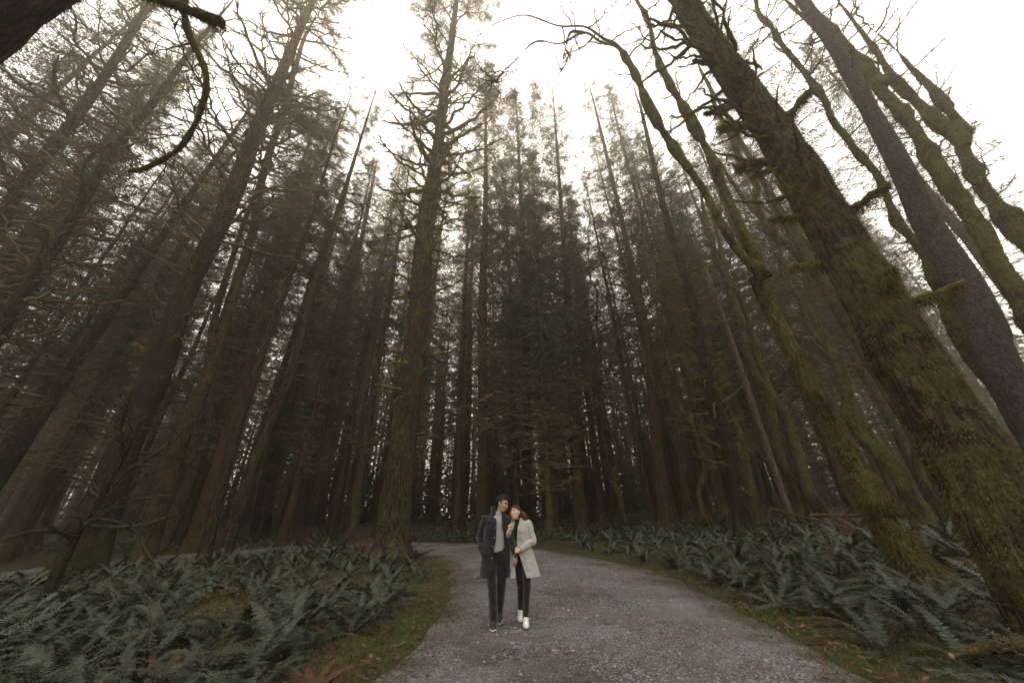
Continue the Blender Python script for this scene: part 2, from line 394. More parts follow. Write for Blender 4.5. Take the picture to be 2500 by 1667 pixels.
def limb(kind, seed):
    r = np.random.default_rng(seed); mb = MB()
    nseg = 16
    x = np.linspace(0, 1, nseg)
    if kind == 'moss':      z = -r.uniform(0, .22) * x + r.uniform(.1, .5) * x ** 2.2
    elif kind == 'droop':   z = r.uniform(.25, .55) * x - r.uniform(.7, 1.15) * x ** 2
    elif kind == 'stub':    z = r.uniform(-.1, .25) * x ** 1.6
    elif kind == 'long':    z = -r.uniform(.05, .22) * x + r.uniform(.2, .55) * x ** 2
    else:                   z = -r.uniform(0, .18) * x + r.uniform(.0, .35) * x ** 2
    yy = np.cumsum(r.normal(0, .018, nseg)); yy -= yy[0]
    zz = z + np.cumsum(r.normal(0, .010, nseg)); zz -= zz[0]
    C = np.stack([x, yy, zz], 1)
    r0 = {'moss': .034, 'droop': .024, 'stub': .10, 'long': .023, 'dead': .018, 'needle': .013}[kind]
    tap = {'moss': .72, 'droop': .6, 'stub': .35, 'long': .85, 'dead': .88, 'needle': .9}[kind]
    rad = r0 * (1 - tap * x ** (1.0 if kind != 'stub' else 2.0))
    if kind in ('moss', 'droop', 'stub'):
        rad = rad * (0.75 + 0.6 * vnoise(np.stack([x * 9 + seed, x * 0, x * 0], 1)))
    rad[-1] *= 0.4
    sides = {'moss': 7, 'droop': 6, 'stub': 9}.get(kind, 5)
    Vt, Ft, _ = tube(C, rad, sides, lambda a, c: 0.85 + 0.3 * r.random((len(c), len(a))))
    mb.add(Vt, Ft, 0)
    if kind in ('moss', 'droop', 'stub'):          # hanging fringe of moss
        nb = {'moss': 620, 'droop': 420, 'stub': 900}[kind]
        t = r.random(nb) ** 0.9; ii = np.clip((t * (nseg - 1)), 0, nseg - 1)
        P = resample(C, ii * 0.9999); rr = np.interp(t, x, rad)
        ang = r.uniform(0, 2 * np.pi, nb); off = np.stack([np.zeros(nb), np.cos(ang), np.sin(ang)], 1)
        P = P + off * (rr * .85)[:, None]
        L = rr * r.uniform(.5, 1.3, nb) * (1 + .9 * (off[:, 2] < -.2))
        D = off * (L * .75)[:, None] + np.stack([r.normal(0, .4, nb) * L, np.zeros(nb), -L * .75], 1)
        W = rand_dirs(nb, r) * (r0 * r.uniform(.06, .16, nb))[:, None]
        mb.add(*tri_blades(P, D, W), 0)
    if kind in ('dead', 'long', 'needle', 'moss'):
        nt = {'dead': 14, 'long': 9, 'needle': 34, 'moss': 4}[kind]
        for q in range(nt):
            t = r.uniform(.2, .97); c = resample(C, np.array([t * (nseg - 1) * .999]))[0]
            sgn = 1 if q % 2 else -1
            L = (.34 if kind != 'moss' else .22) * (1.05 - t) ** .7 * r.uniform(.5, 1.2)
            d = np.array([r.uniform(.25, .9), sgn * r.uniform(.5, 1), r.uniform(-.35, .3)]); d /= np.linalg.norm(d)
            u = np.linspace(0, 1, 4)[:, None]
            c2 = c + d * u * L + np.array([0, 0, (r.uniform(-.12, .25))]) * u ** 2 * L + r.normal(0, .03 * L, (4, 3)) * u
            Vt, Ft, _ = tube(c2, r0 * .42 * (1.02 - u[:, 0]) + .0006, 3)
            mb.add(Vt, Ft, 0)
            if kind != 'moss':
                nb = 7
                tt = r.random(nb); P = c + d * (tt * L)[:, None]
                D = (rand_dirs(nb, r) * .7 + d * .8) * (L * r.uniform(.15, .4, nb))[:, None]
                W = rand_dirs(nb, r) * r0 * .16
                mb.add(*tri_blades(P, D, W), 0)
            if kind == 'needle':
                nb = 110
                tt = r.random(nb) ** .8; P = c2[0] + (c2[-1] - c2[0]) * tt[:, None] + r.normal(0, .028, (nb, 3)) * [1, 1, .6]
                s2 = np.where(r.random(nb) < .5, 1, -1)
                D = d * .6 + np.cross(d, [0, 0, 1])[None] * (s2 * r.uniform(.2, 1, nb))[:, None] + np.stack([r.normal(0, .3, nb), r.normal(0, .3, nb), -r.uniform(.0, .9, nb)], 1)
                D *= (r.uniform(.012, .032, nb) / np.linalg.norm(D, axis=1))[:, None]
                W = rand_dirs(nb, r) * (r.uniform(.0016, .0034, nb))[:, None]
                mb.add(*tri_blades(P, D, W), 1)
    mats = {'moss': [M['moss']], 'droop': [M['moss']], 'stub': [M['moss']], 'long': [M['moss_dull']], 'dead': [M['twig']],
            'needle': [M['twig'], M['needle']]}[kind]
    return mb.mesh('limb_' + kind, mats, kind in ('moss', 'droop', 'stub', 'long'))

POOL = {k: [limb(k, 100 * q + 11 + hash(k[0]) % 1 + len(k)) for q in range(nv)] for k, nv in
        (('moss', 7), ('droop', 5), ('stub', 5), ('long', 8), ('dead', 8), ('needle', 8))}
POOLD = {}
def dull(kind):                                     # the same limbs with duller, browner moss
    if kind not in POOLD:
        POOLD[kind] = []
        for me in POOL[kind]:
            c = me.copy(); c.materials[0] = M['moss_dull']; POOLD[kind].append(c)
    return POOLD[kind]

def put_limb(root, me, p, az, pitch, L, roll=0.0, thick=1.0, name='branch'):
    mtx = Matrix.Translation(p) @ Matrix.Rotation(az, 4, 'Z') @ Matrix.Rotation(-pitch, 4, 'Y') @ Matrix.Rotation(roll, 4, 'X') \
        @ Matrix.Diagonal((L, L * thick, L * thick, 1))
    return obj(name, me, root, mat=mtx)

# ------------------------------------------------------------------ big trees
def trunk_curve(pts, step=0.16, grow=0.010):
    P = np.asarray(pts, float)                       # rows x, y, z, dia
    seg = np.linalg.norm(np.diff(P[:, :3], axis=0), axis=1); s = np.concatenate([[0], np.cumsum(seg)])
    out = [0.0]
    while out[-1] < s[-1] - 0.05: out.append(out[-1] + step + grow * out[-1])
    out[-1] = s[-1]
    t = np.interp(out, s, np.arange(len(P)))
    return resample(P, np.clip(t, 0, len(P) - 1 - 1e-6))

def bark_disp(style, seed, flare, r):
    def fn(a, C):
        z = C[:, 2:3]; ca, sa = np.cos(a)[None], np.sin(a)[None]
        one = np.ones_like(z)
        q = lambda ka, kz, o: np.stack([ca * ka * one + seed + o, sa * ka * one + o * 2, z * kz + 0 * ca], -1)
        kk = 1.0
        if style == 'fissure':
            kk = 1 + .10 * (fbm(q(1.2, .5, 3), 2) - .5) * 2 + .13 * (np.abs(fbm(q(5, .9, 7), 2) - .5) * 2 - .3) + .05 * (vnoise(q(9, 3.5, 1)) - .5)
        elif style == 'scaly':
            kk = 1 + .05 * (fbm(q(1.2, .5, 3), 2) - .5) * 2 + .09 * (vnoise(q(8, 6, 1)) - .5)
        elif style == 'mossy':
            kk = 1 + .16 * (fbm(q(1.3, .8, 3), 3) - .5) * 2 + .10 * (fbm(q(4, 2.2, 5), 3) - .5) * 2
        elif style == 'knobby':
            kn = np.clip(vnoise(np.concatenate([z * 1.15 + seed, z * 0, z * 0], 1)) - .42, 0, 1)[:, None] * 1.5
            kk = .84 + kn * (.15 + 1.0 * vnoise(q(.9, 1.0, 2))) + .34 * (fbm(q(1.5, 1.9, 3), 3) - .5) * 2 + .16 * (fbm(q(4.5, 6, 8), 2) - .5) * 2
        fl = flare * np.exp(-np.clip(z, 0, 99) / .75) * (1 + .45 * np.cos(4 * a[None] + seed) + .2 * np.cos(7 * a[None] + 2 * seed))
        return kk + fl
    return fn

def fuzz_mesh(V, dn, seed, nb, ln, z0, z1, m, droop=.8, sides=8):
    """short hanging moss rooted on the trunk's own surface"""
    r = np.random.default_rng(seed)
    ok = np.where((V[:, 2] >= z0) & (V[:, 2] <= z1))[0]; ok = ok[ok < len(V) - sides - 1]
    w = np.linalg.norm(V[ok] - V[ok + sides], axis=1) * np.linalg.norm(V[ok] - V[ok + 1], axis=1); w = w / w.sum()
    ii = r.choice(ok, nb, p=w); f = r.random(nb)[:, None]
    P = V[ii] * (1 - f) + V[ii + sides] * f; f2 = r.random(nb)[:, None]; P = P * (1 - f2 * .5) + V[ii + 1] * f2 * .5
    off = dn[ii]
    keep = fbm(P * 1.6 + seed, 3) > .46
    P, off = P[keep], off[keep]; nb = len(P)
    L = ln * r.uniform(.4, 1.4, nb)
    D = off * (L * .6)[:, None] + np.stack([r.normal(0, .3, nb) * L, r.normal(0, .3, nb) * L, -L * droop * r.uniform(.3, 1.2, nb)], 1)
    W = rand_dirs(nb, r) * (ln * r.uniform(.07, .16, nb))[:, None]
    mb = MB(); mb.add(*tri_blades(P, D, W)); return mb.mesh('moss', m)

def at_z(C, z):
    i = int(np.argmin(np.abs(C[:, 2] - z))); return C[i]

def big_tree(name, label, Y, pts, style='fissure', bark='bark', sides=24, flare=.35, top=None, group=None, limbs=(), fuzz=None,
             ywob=.12, seed=1, step=.16, stems=(), sway=0.0):
    """pts: rows (x, z, diameter) at distance Y; limbs: (kind, z0, z1, n, len0, len1, pitch0, pitch1[, az0, az1])"""
    r = np.random.default_rng(seed * 31 + 5)
    P = [list(p) for p in pts]
    if P[0][1] > 0.0:                                 # carry the trunk down into the ground
        (xa, za, da), (xb, zb, db) = P[0], P[min(1, len(P) - 1)]
        sl = np.clip((xb - xa) / max(zb - za, .5), -.1, .1)
        P.insert(0, [xa - sl * (za + .4), -.4, da * (1.02 + .015 * za)])
    if top:                                           # and up to its top
        x1, z1, d1 = P[-1]; x0, z0, d0 = P[-2]; sl = np.clip((x1 - x0) / max(z1 - z0, .5), -.06, .06)
        P.append([x1 + sl * (top - z1) * .5, (z1 + top) / 2, d1 * .6]); P.append([x1 + sl * (top - z1), top, .05])
    bx, by = P[0][0], Y
    g0 = gz(bx, by)
    wob = np.cumsum(r.normal(0, ywob, len(P))); wob -= wob[0]
    A = np.array([[p[0] - bx, w, p[1], p[2]] for p, w in zip(P, wob)])
    Cr = trunk_curve(A, step)
    C, rad = Cr[:, :3], np.maximum(Cr[:, 3] / 2, .012)
    if sway:
        zz = C[:, 2]; C = C.copy()
        C[:, 0] += sway * (vnoise(np.stack([zz * .55 + seed, zz * 0, zz * 0], 1)) - .5); C[:, 1] += sway * (vnoise(np.stack([zz * .5 + seed * 3, zz * 0 + 5, zz * 0], 1)) - .5)
    root = thing(name, label, 'tree', (bx, by, g0), group)
    mb = MB(); Vt, Ft, dn = tube(C, rad, sides, bark_disp(style, seed * 3.7, flare, r)); mb.add(Vt, Ft); surf = [(Vt, dn, sides)]
    obj('trunk', mb.mesh('trunk', M[bark], True), root)
    allC = [(C, rad)]
    for st in stems:                                  # forked stems: rows x, y, z, dia (world)
        A2 = np.array([[p[0] - bx, p[1] - by, p[2], p[3]] for p in st]); c2 = trunk_curve(A2, .14)
        mb = MB(); Vt, Ft, dn = tube(c2[:, :3], np.maximum(c2[:, 3] / 2, .01), max(10, sides // 2), bark_disp(style, seed * 5.1 + len(allC), 0, r)); mb.add(Vt, Ft); surf.append((Vt, dn, max(10, sides // 2)))
        obj('stem', mb.mesh('stem', M[bark], True), root)
        allC.append((c2[:, :3], np.maximum(c2[:, 3] / 2, .01)))
    if fuzz:
        for q, (sv, sn_, ss) in enumerate(surf):
            nb, ln, z0, z1, mm = fuzz
            me = fuzz_mesh(sv, sn_, seed + q, int(nb * (1 if q == 0 else .5)), ln * (1 if q == 0 else .8), z0, z1, M[mm], sides=ss)
            tag(obj('moss', me, root), kind='stuff')
    ga = r.uniform(0, 6.28)
    for sp in limbs:
        kind, z0, z1, nn, l0, l1, p0, p1 = sp[:8]
        dl = kind.endswith('*'); kk = kind.rstrip('*')
        pool = dull(kk) if dl else POOL[kk]
        for q in range(nn):
            f = (q + r.random()) / nn; z = z0 + (z1 - z0) * f
            src = allC[0] if len(allC) == 1 or z < allC[1][0][0, 2] else allC[1 + int(r.integers(len(allC) - 1))]
            c = at_z(src[0], z); rd = src[1][int(np.argmin(np.abs(src[0][:, 2] - z)))]
            ga += 2.4 + r.normal(0, .5)
            az = ga if len(sp) < 10 else r.uniform(sp[8], sp[9])
            L = (l0 + (l1 - l0) * f) * r.uniform(.6, 1.25)
            p = Vector((c[0] + math.cos(az) * rd * .75, c[1] + math.sin(az) * rd * .75, c[2]))
            put_limb(root, pool[int(r.integers(len(pool)))], p, az, R_(r.uniform(p0, p1)), L, r.uniform(-.5, .5))
    return root, C, rad

HERO = {
'L1': (12.0, [(-24.23, 10.3, 0.6), (-24.83, 14.6, 0.52), (-25.31, 17.4, 0.48), (-25.99, 23.7, 0.48), (-26.98, 29.8, 0.45), (-28.27, 37.8, 0.42)]),
'L2': (12.0, [(-20.42, 6.4, 0.51), (-20.56, 8.7, 0.46), (-20.73, 11.4, 0.45), (-21.3, 16.0, 0.4), (-21.9, 19.4, 0.35), (-22.14, 25.7, 0.32), (-22.86, 32.3, 0.27)]),
'L2b': (18.0, [(-25.9, 4.4, 0.61), (-25.5, 10.6, 0.57), (-24.9, 17.0, 0.53), (-24.5, 23.0, 0.43)]),
'L3': (12.2, [(-13.7, 0.2, 1.12), (-14.23, 3.6, 0.95), (-14.65, 7.1, 0.94), (-15.19, 11.1, 0.8), (-15.58, 17.3, 0.85), (-16.12, 25.4, 0.75), (-16.85, 40.1, 0.48)]),
'L4': (15.1, [(-14.5, 0.2, 0.67), (-14.82, 4.4, 0.57), (-14.74, 7.7, 0.54), (-15.04, 11.7, 0.5), (-15.83, 18.0, 0.45), (-16.87, 22.5, 0.44), (-18.08, 31.9, 0.41), (-19.34, 42.4, 0.33)]),
'L5': (24.0, [(-19.59, 0.2, 1.14), (-19.74, 6.0, 1.05), (-20.25, 12.6, 0.73), (-21.13, 21.8, 0.65), (-21.4, 29.7, 0.46), (-20.69, 34.6, 0.36)]),
'L6': (17.6, [(-13.62, 0.1, 0.46), (-13.79, 4.7, 0.42), (-13.94, 9.6, 0.35), (-14.1, 15.1, 0.33), (-14.07, 22.1, 0.28)]),
'L7': (17.8, [(-12.91, 0.1, 0.54), (-12.72, 4.7, 0.51), (-12.27, 9.6, 0.45), (-12.49, 16.4, 0.4), (-12.32, 22.3, 0.32)]),
'L8': (32.0, [(-21.58, 0.2, 0.66), (-22.21, 7.3, 0.56), (-22.23, 17.6, 0.45)]),
'L9': (34.0, [(-21.89, 0.2, 0.71), (-22.71, 7.6, 0.64), (-22.89, 20.8, 0.5)]),
'L11': (34.0, [(-18.98, 0.2, 1.0), (-19.48, 7.5, 0.96), (-19.37, 16.9, 0.83), (-19.45, 27.5, 0.66), (-19.81, 41.1, 0.48)]),
'C': (15.7, [(-4.93, 0.1, 1.25), (-5.01, 1.4, 1.2), (-5.08, 4.9, 1.22), (-4.99, 10.3, 1.08), (-5.14, 14.5, 1.1), (-5.18, 18.9, 1.05), (-5.11, 24.5, 0.8), (-5.08, 32.5, 0.72), (-4.97, 41.7, 0.6), (-4.95, 50.2, 0.45)]),
'B1': (27.0, [(-2.46, 1.0, 0.87), (-2.45, 6.1, 0.8), (-2.66, 19.9, 0.78), (-2.52, 32.5, 0.6), (-2.63, 42.3, 0.42)]),
'B2': (29.0, [(0.82, 2.0, 0.76), (1.5, 20.4, 0.7), (1.52, 34.6, 0.5)]),
'B3': (28.0, [(4.54, 1.0, 0.95), (4.85, 6.8, 0.75), (5.52, 18.5, 0.7), (6.09, 33.3, 0.48)]),
'B4': (26.0, [(10.13, 1.4, 0.98), (10.66, 6.2, 0.86), (11.57, 14.0, 0.74), (11.53, 18.8, 0.65), (11.62, 28.5, 0.49), (11.57, 41.7, 0.38)]),
'R1': (17.5, [(10.25, 0.4, 0.85), (10.59, 3.3, 0.75), (10.69, 7.0, 0.72), (10.96, 9.8, 0.62), (11.19, 13.0, 0.58), (11.35, 16.7, 0.53), (11.43, 21.1, 0.47), (12.07, 32.7, 0.25)]),
'R2': (21.0, [(15.65, 1.6, 0.65), (15.59, 4.6, 0.57), (15.48, 8.1, 0.53), (15.65, 11.9, 0.47), (16.03, 17.0, 0.42), (16.21, 22.4, 0.3)]),
'R2b': (20.5, [(16.11, 1.2, 0.61), (16.19, 4.5, 0.55), (15.97, 8.0, 0.51), (16.18, 11.3, 0.41), (16.41, 15.1, 0.36), (16.6, 20, .28)]),
'R3': (8.4, [(8.33, 0.2, 0.62), (8.19, 1.0, 0.58), (8.13, 2.3, 0.42), (7.94, 4.8, 0.37), (7.83, 6.9, 0.36), (7.7, 8.0, 0.35)]),
'R4': (5.0, [(6.3, 0.0, .95), (6.3, 1.1, .88), (6.3, 2.5, .83), (6.3, 4.4, .80), (6.3, 6.5, .75), (6.33, 8.5, .71), (6.27, 10.5, .68), (6.12, 13.5, .67), (6.0, 16.5, .64)]),
'R5': (8.0, [(12.03, 3.9, 0.68), (12.37, 5.1, 0.68), (12.75, 6.5, 0.67), (13.1, 8.8, 0.63), (13.25, 10.9, 0.56), (13.82, 14.4, 0.5), (14.4, 18.9, 0.47), (15.21, 25.2, 0.42)]),
'R6': (9.0, [(15.99, 6.6, 0.57), (16.59, 9.3, 0.48), (16.96, 12.5, 0.47), (17.5, 15.9, 0.46), (17.7, 18.9, 0.45), (18.1, 23.4, 0.42)]),
'R7': (9.5, [(18.55, 8.5, 0.5), (18.66, 10.1, 0.46), (19.03, 12.4, 0.46), (19.68, 14.9, 0.41)]),
'R8': (9.0, [(12.92, 2.9, 0.37), (13.08, 4.4, 0.34), (13.54, 6.9, 0.32), (13.7, 8.4, 0.31), (13.89, 10.5, 0.26), (14.03, 12.6, 0.25), (14.17, 14.8, 0.25), (14.27, 17.2, 0.25), (14.4, 20.0, 0.24), (14.46, 23.6, 0.22), (14.92, 28.3, 0.18)]),
'R9': (14.0, [(14.2, 4.4, 0.41), (14.26, 7.2, 0.4), (14.25, 8.8, 0.39), (14.55, 12.3, 0.36), (14.33, 14.7, 0.36), (14.45, 19.0, 0.36), (14.51, 22.8, 0.27), (14.7, 28.8, 0.22)]),
}
def hero(key, *a, **k): return big_tree(a[0], a[1], HERO[key][0], HERO[key][1], *a[2:], **k)

# the corner tree: a trunk close by, seen only in the upper corner
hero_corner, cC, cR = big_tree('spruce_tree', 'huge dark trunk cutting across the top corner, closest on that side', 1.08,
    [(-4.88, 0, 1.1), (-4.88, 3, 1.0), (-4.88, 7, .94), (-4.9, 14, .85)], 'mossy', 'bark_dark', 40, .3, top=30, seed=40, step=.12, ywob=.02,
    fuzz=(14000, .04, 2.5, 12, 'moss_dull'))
def mossy_branch(root, pts, r0, r1, seed, m='moss', nb=2600):
    rr = np.random.default_rng(seed); mb = MB(); P0 = np.array(pts, float)
    Cb = resample(P0, np.linspace(0, len(P0) - 1.001, 48)); rad = np.linspace(r0, r1, 48) * (.8 + .5 * vnoise(np.stack([np.arange(48) * .35 + seed] * 3, 1))); rad[-1] *= .4
    Vt, Ft, dn = tube(Cb, rad, 10, lambda a, c: .85 + .3 * rr.random((len(c), len(a)))); mb.add(Vt, Ft)
    k = rr.integers(0, len(Vt), nb); L = (r0 + r1) * .5 * rr.uniform(.4, 1.3, nb)[:, None]
    mb.add(*tri_blades(Vt[k] - dn[k] * .004 + rr.normal(0, r0 * .15, (nb, 3)), dn[k] * L * .7 + np.array([0, 0, -.9]) * L, rand_dirs(nb, rr) * r0 * .07))
    return obj('branch', mb.mesh('branch', M[m]), root)
mossy_branch(hero_corner, [(.2, .2, 6.6), (.45, .42, 6.9), (.85, .65, 7.06), (1.2, .78, 7.04), (1.45, .84, 6.98)], .055, .05, 1)
mossy_branch(hero_corner, [(.0, .3, 10.2), (-.5, 1.1, 9.9), (-.75, 1.7, 9.4), (-.62, 2.3, 8.75), (-1.3, 2.95, 8.1), (-2.2, 3.3, 7.9), (-2.9, 3.5, 8.0)], .075, .028, 2, 'moss')

for q, (x, y, z) in enumerate([(-.6, 1.4, 9.7), (-.7, 1.9, 9.2), (-.68, 2.4, 8.65), (-1.1, 2.8, 8.25), (-1.7, 3.1, 8.0), (-.3, .8, 10.0), (.7, .55, 7.0)]):
    put_limb(hero_corner, POOL['dead'][q], Vector((x, y, z)), 1.2 + q * 1.9, R_(-20 + 17 * (q % 4)), .9 + .25 * (q % 3), 0, .8)
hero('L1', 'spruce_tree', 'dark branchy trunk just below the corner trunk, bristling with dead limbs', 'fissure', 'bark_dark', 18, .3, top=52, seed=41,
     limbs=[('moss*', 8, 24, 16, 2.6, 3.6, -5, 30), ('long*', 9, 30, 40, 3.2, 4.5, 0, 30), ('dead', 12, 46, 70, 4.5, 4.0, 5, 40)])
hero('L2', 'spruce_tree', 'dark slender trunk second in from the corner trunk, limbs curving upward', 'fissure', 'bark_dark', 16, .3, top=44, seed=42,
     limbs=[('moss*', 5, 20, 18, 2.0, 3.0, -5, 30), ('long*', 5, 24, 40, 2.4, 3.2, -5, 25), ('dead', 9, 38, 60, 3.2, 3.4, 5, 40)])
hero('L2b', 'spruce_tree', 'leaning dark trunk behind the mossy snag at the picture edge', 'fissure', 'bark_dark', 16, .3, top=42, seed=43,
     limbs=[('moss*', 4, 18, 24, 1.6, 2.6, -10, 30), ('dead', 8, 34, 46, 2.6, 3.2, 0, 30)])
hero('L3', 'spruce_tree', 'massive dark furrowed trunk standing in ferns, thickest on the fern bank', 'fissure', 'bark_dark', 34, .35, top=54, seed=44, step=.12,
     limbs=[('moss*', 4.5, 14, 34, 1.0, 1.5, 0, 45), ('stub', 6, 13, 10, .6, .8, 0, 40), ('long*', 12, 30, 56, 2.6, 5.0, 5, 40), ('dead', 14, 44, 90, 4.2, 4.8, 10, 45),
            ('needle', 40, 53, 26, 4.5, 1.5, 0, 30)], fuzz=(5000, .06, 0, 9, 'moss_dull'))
root, C4, _ = hero('L4', 'spruce_tree', 'brown lichen-pale trunk leaning from the ferns just beside the massive dark trunk', 'mossy', 'bark_moss', 22, .25, top=50, seed=45,
     stems=[[(-14.85, 15.1, 9.0, .34), (-15.1, 14.9, 10.2, .3), (-15.5, 14.9, 13, .27), (-16.1, 15, 18, .24), (-16.6, 15.2, 24, .18), (-17.4, 15.4, 30, .06)]],
     limbs=[('moss*', 9, 26, 12, .9, 2.2, 0, 30), ('dead', 16, 46, 46, 2.6, 3.2, 10, 45), ('needle', 28, 49, 40, 4.2, 2.0, -10, 25)])
hero('L5', 'cedar_tree', 'reddish straight trunk with stringy bark behind the far loop of path', 'fissure', 'bark_red', 24, .3, top=46, seed=46,
     limbs=[('long*', 9, 30, 60, 2.6, 3.6, -5, 25), ('dead', 9, 38, 60, 2.8, 3.4, -5, 25), ('needle', 22, 45.7, 90, 4.4, 1.3, -10, 20)])
hero('L6', 'spruce_tree', 'thin trunk at the path edge, first of the close pair', 'fissure', 'bark', 14, .25, top=36, seed=47,
     limbs=[('dead', 6, 28, 44, 1.8, 2.2, -5, 30), ('moss*', 5, 14, 8, .8, 1.4, 0, 30), ('needle', 16, 35.5, 60, 2.8, 1.2, -10, 25)])
hero('L7', 'spruce_tree', 'mossy-footed trunk at the path edge, second of the close pair', 'fissure', 'bark', 16, .3, top=38, seed=48,
     limbs=[('dead', 6, 28, 44, 1.8, 2.4, -5, 30), ('moss*', 5, 16, 8, .8, 1.6, 0, 30), ('needle', 16, 37.5, 64, 3.0, 1.2, -10, 25)])
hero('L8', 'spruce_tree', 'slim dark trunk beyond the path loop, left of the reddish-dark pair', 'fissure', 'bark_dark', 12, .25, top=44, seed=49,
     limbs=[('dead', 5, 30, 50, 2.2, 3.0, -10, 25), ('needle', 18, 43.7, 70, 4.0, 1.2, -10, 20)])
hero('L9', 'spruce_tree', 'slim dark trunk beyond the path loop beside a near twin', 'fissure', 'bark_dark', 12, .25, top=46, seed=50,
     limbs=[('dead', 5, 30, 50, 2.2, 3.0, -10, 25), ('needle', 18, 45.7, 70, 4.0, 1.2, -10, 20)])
hero('L11', 'spruce_tree', 'thick brown trunk beyond the path loop, midway to the big central trunk', 'fissure', 'bark', 16, .25, top=52, seed=51,
     limbs=[('dead', 5, 34, 60, 2.6, 3.4, -10, 25), ('long*', 8, 26, 24, 2.2, 3.0, -10, 25), ('needle', 20, 51.7, 90, 4.6, 1.2, -10, 20)])
hero('C', 'spruce_tree', 'big central spruce with mossy flared base beside the path bend and long upswept limbs', 'fissure', 'bark', 40, .38, top=62, seed=52, step=.10,
     limbs=[('droop', 3.2, 9, 9, 1.0, 1.6, 0, 40), ('moss', 5, 14, 18, 1.2, 2.4, -10, 30), ('stub', 4, 13, 8, .5, .7, -20, 30), ('moss', 12, 22, 22, 2.2, 3.2, 5, 45),
            ('moss', 19, 31, 20, 3.0, 4.0, -8, 20), ('long', 16, 36, 44, 3.4, 5.4, -5, 25), ('dead', 14, 40, 30, 2.4, 4.5, 0, 30), ('needle', 33, 60, 40, 6.0, 2.5, -10, 22)],
     fuzz=(16000, .085, 0, 20, 'moss_dull'))
B1T, _, _ = hero('B1', 'spruce_tree', 'straight bare pole-like trunk directly behind the man, crown high above', 'fissure', 'bark', 18, .25, top=64, seed=53,
     limbs=[('long*', 4, 26, 50, 1.6, 2.4, -10, 15), ('dead', 8, 34, 50, 2.2, 2.8, -10, 20), ('needle', 24, 63.5, 100, 4.4, .9, -15, 15)])
B2T, _, _ = hero('B2', 'spruce_tree', 'twin-looking slim trunk rising behind the woman, dense pointed crown', 'fissure', 'bark_dark', 16, .2, top=60, seed=54,
     limbs=[('dead', 6, 24, 36, 1.4, 2.2, -10, 15), ('needle', 18, 59.5, 120, 4.6, .8, -15, 12)])
B3T, _, _ = hero('B3', 'spruce_tree', 'mossy-limbed trunk behind the path bend, first one beyond the woman', 'fissure', 'bark', 18, .25, top=60, seed=55,
     limbs=[('droop', 4, 14, 14, 1.8, 2.4, 0, 40), ('moss', 6, 20, 22, 1.8, 2.6, -5, 35), ('long', 8, 28, 46, 2.4, 3.6, -5, 35), ('dead', 8, 30, 40, 2.4, 2.8, -5, 25), ('needle', 20, 59.5, 110, 4.8, .8, -15, 15)])
hero('B4', 'spruce_tree', 'pale-barked twisted trunk standing in ferns at the far right of the path bend', 'fissure', 'bark_red', 18, .25, top=56, seed=56, ywob=.2,
     limbs=[('moss', 5, 22, 26, 1.4, 2.4, -10, 40), ('long', 8, 34, 50, 2.6, 3.4, 5, 45), ('dead', 10, 40, 60, 2.4, 2.6, 0, 40), ('needle', 24, 55.5, 80, 3.2, 1.1, -5, 25)])
hero('R1', 'spruce_tree', 'spiky dark trunk in ferns bristling with short curled mossy limbs', 'fissure', 'bark_dark', 24, .3, top=38, seed=57,
     limbs=[('droop', 2, 10, 22, 1.1, 1.7, -10, 50), ('moss', 3, 16, 60, 1.2, 2.0, -10, 45), ('long', 8, 26, 80, 1.6, 2.0, 10, 50), ('dead', 10, 37.7, 110, 1.9, .9, 10, 50)],
     fuzz=(2500, .06, 0, 9, 'moss'))
hero('R2', 'maple_tree', 'moss-streaked leaning trunk, left of a close pair on the fern slope', 'mossy', 'bark_lush', 16, .3, top=28, seed=58, sway=.5,
     limbs=[('moss', 4, 20, 22, 1.4, 1.8, 10, 55), ('dead', 8, 26, 26, 1.8, 2.0, 20, 60)], fuzz=(2500, .06, 0, 16, 'moss'))
hero('R2b', 'maple_tree', 'moss-streaked leaning trunk, right of a close pair on the fern slope', 'mossy', 'bark_lush', 16, .3, top=26, seed=59, sway=.5,
     limbs=[('moss', 4, 18, 20, 1.4, 1.8, 10, 55), ('dead', 8, 24, 22, 1.8, 2.0, 20, 60)], fuzz=(2500, .06, 0, 16, 'moss'))
y3 = 8.4
R3A = [(7.75, y3, 7.7, .27), (7.16, y3, 9.0, .25), (6.89, y3, 11.7, .25), (6.36, y3, 14.2, .27), (6.04, y3, 16.7, .29), (5.91, y3, 19.6, .27), (5.55, y3, 21.8, .22), (5.0, 8.5, 22.9, .15), (4.19, y3, 23.9, .11), (2.9, 8.7, 24.9, .085), (1.2, 8.3, 25.1, .06), (-.15, 8.6, 25.3, .04), (-1.6, 8.8, 24.6, .015)]
R3B = [(7.75, y3, 7.7, .30), (7.6, y3, 10.2, .29), (7.65, y3, 13.4, .29), (7.53, y3, 15.9, .29), (7.31, y3, 18.2, .28), (7.26, y3, 21.2, .26), (7.56, y3, 24.1, .22), (7.44, y3, 26.9, .19), (7.3, y3, 31, .05)]
R3C = [(5.5, y3, 21.9, .12), (4.9, 8.6, 22.8, .10), (4.05, y3, 23.3, .085), (2.9, 8.8, 23.2, .07), (1.57, y3, 22.5, .05), (.5, 8.8, 21.6, .035), (-.6, 8.8, 19.8, .012)]
R3D = [(4.05, y3, 23.3, .07), (3.3, 8.1, 22.6, .055), (2.9, 8.2, 21.2, .04), (2.59, 8.3, 19.5, .012)]
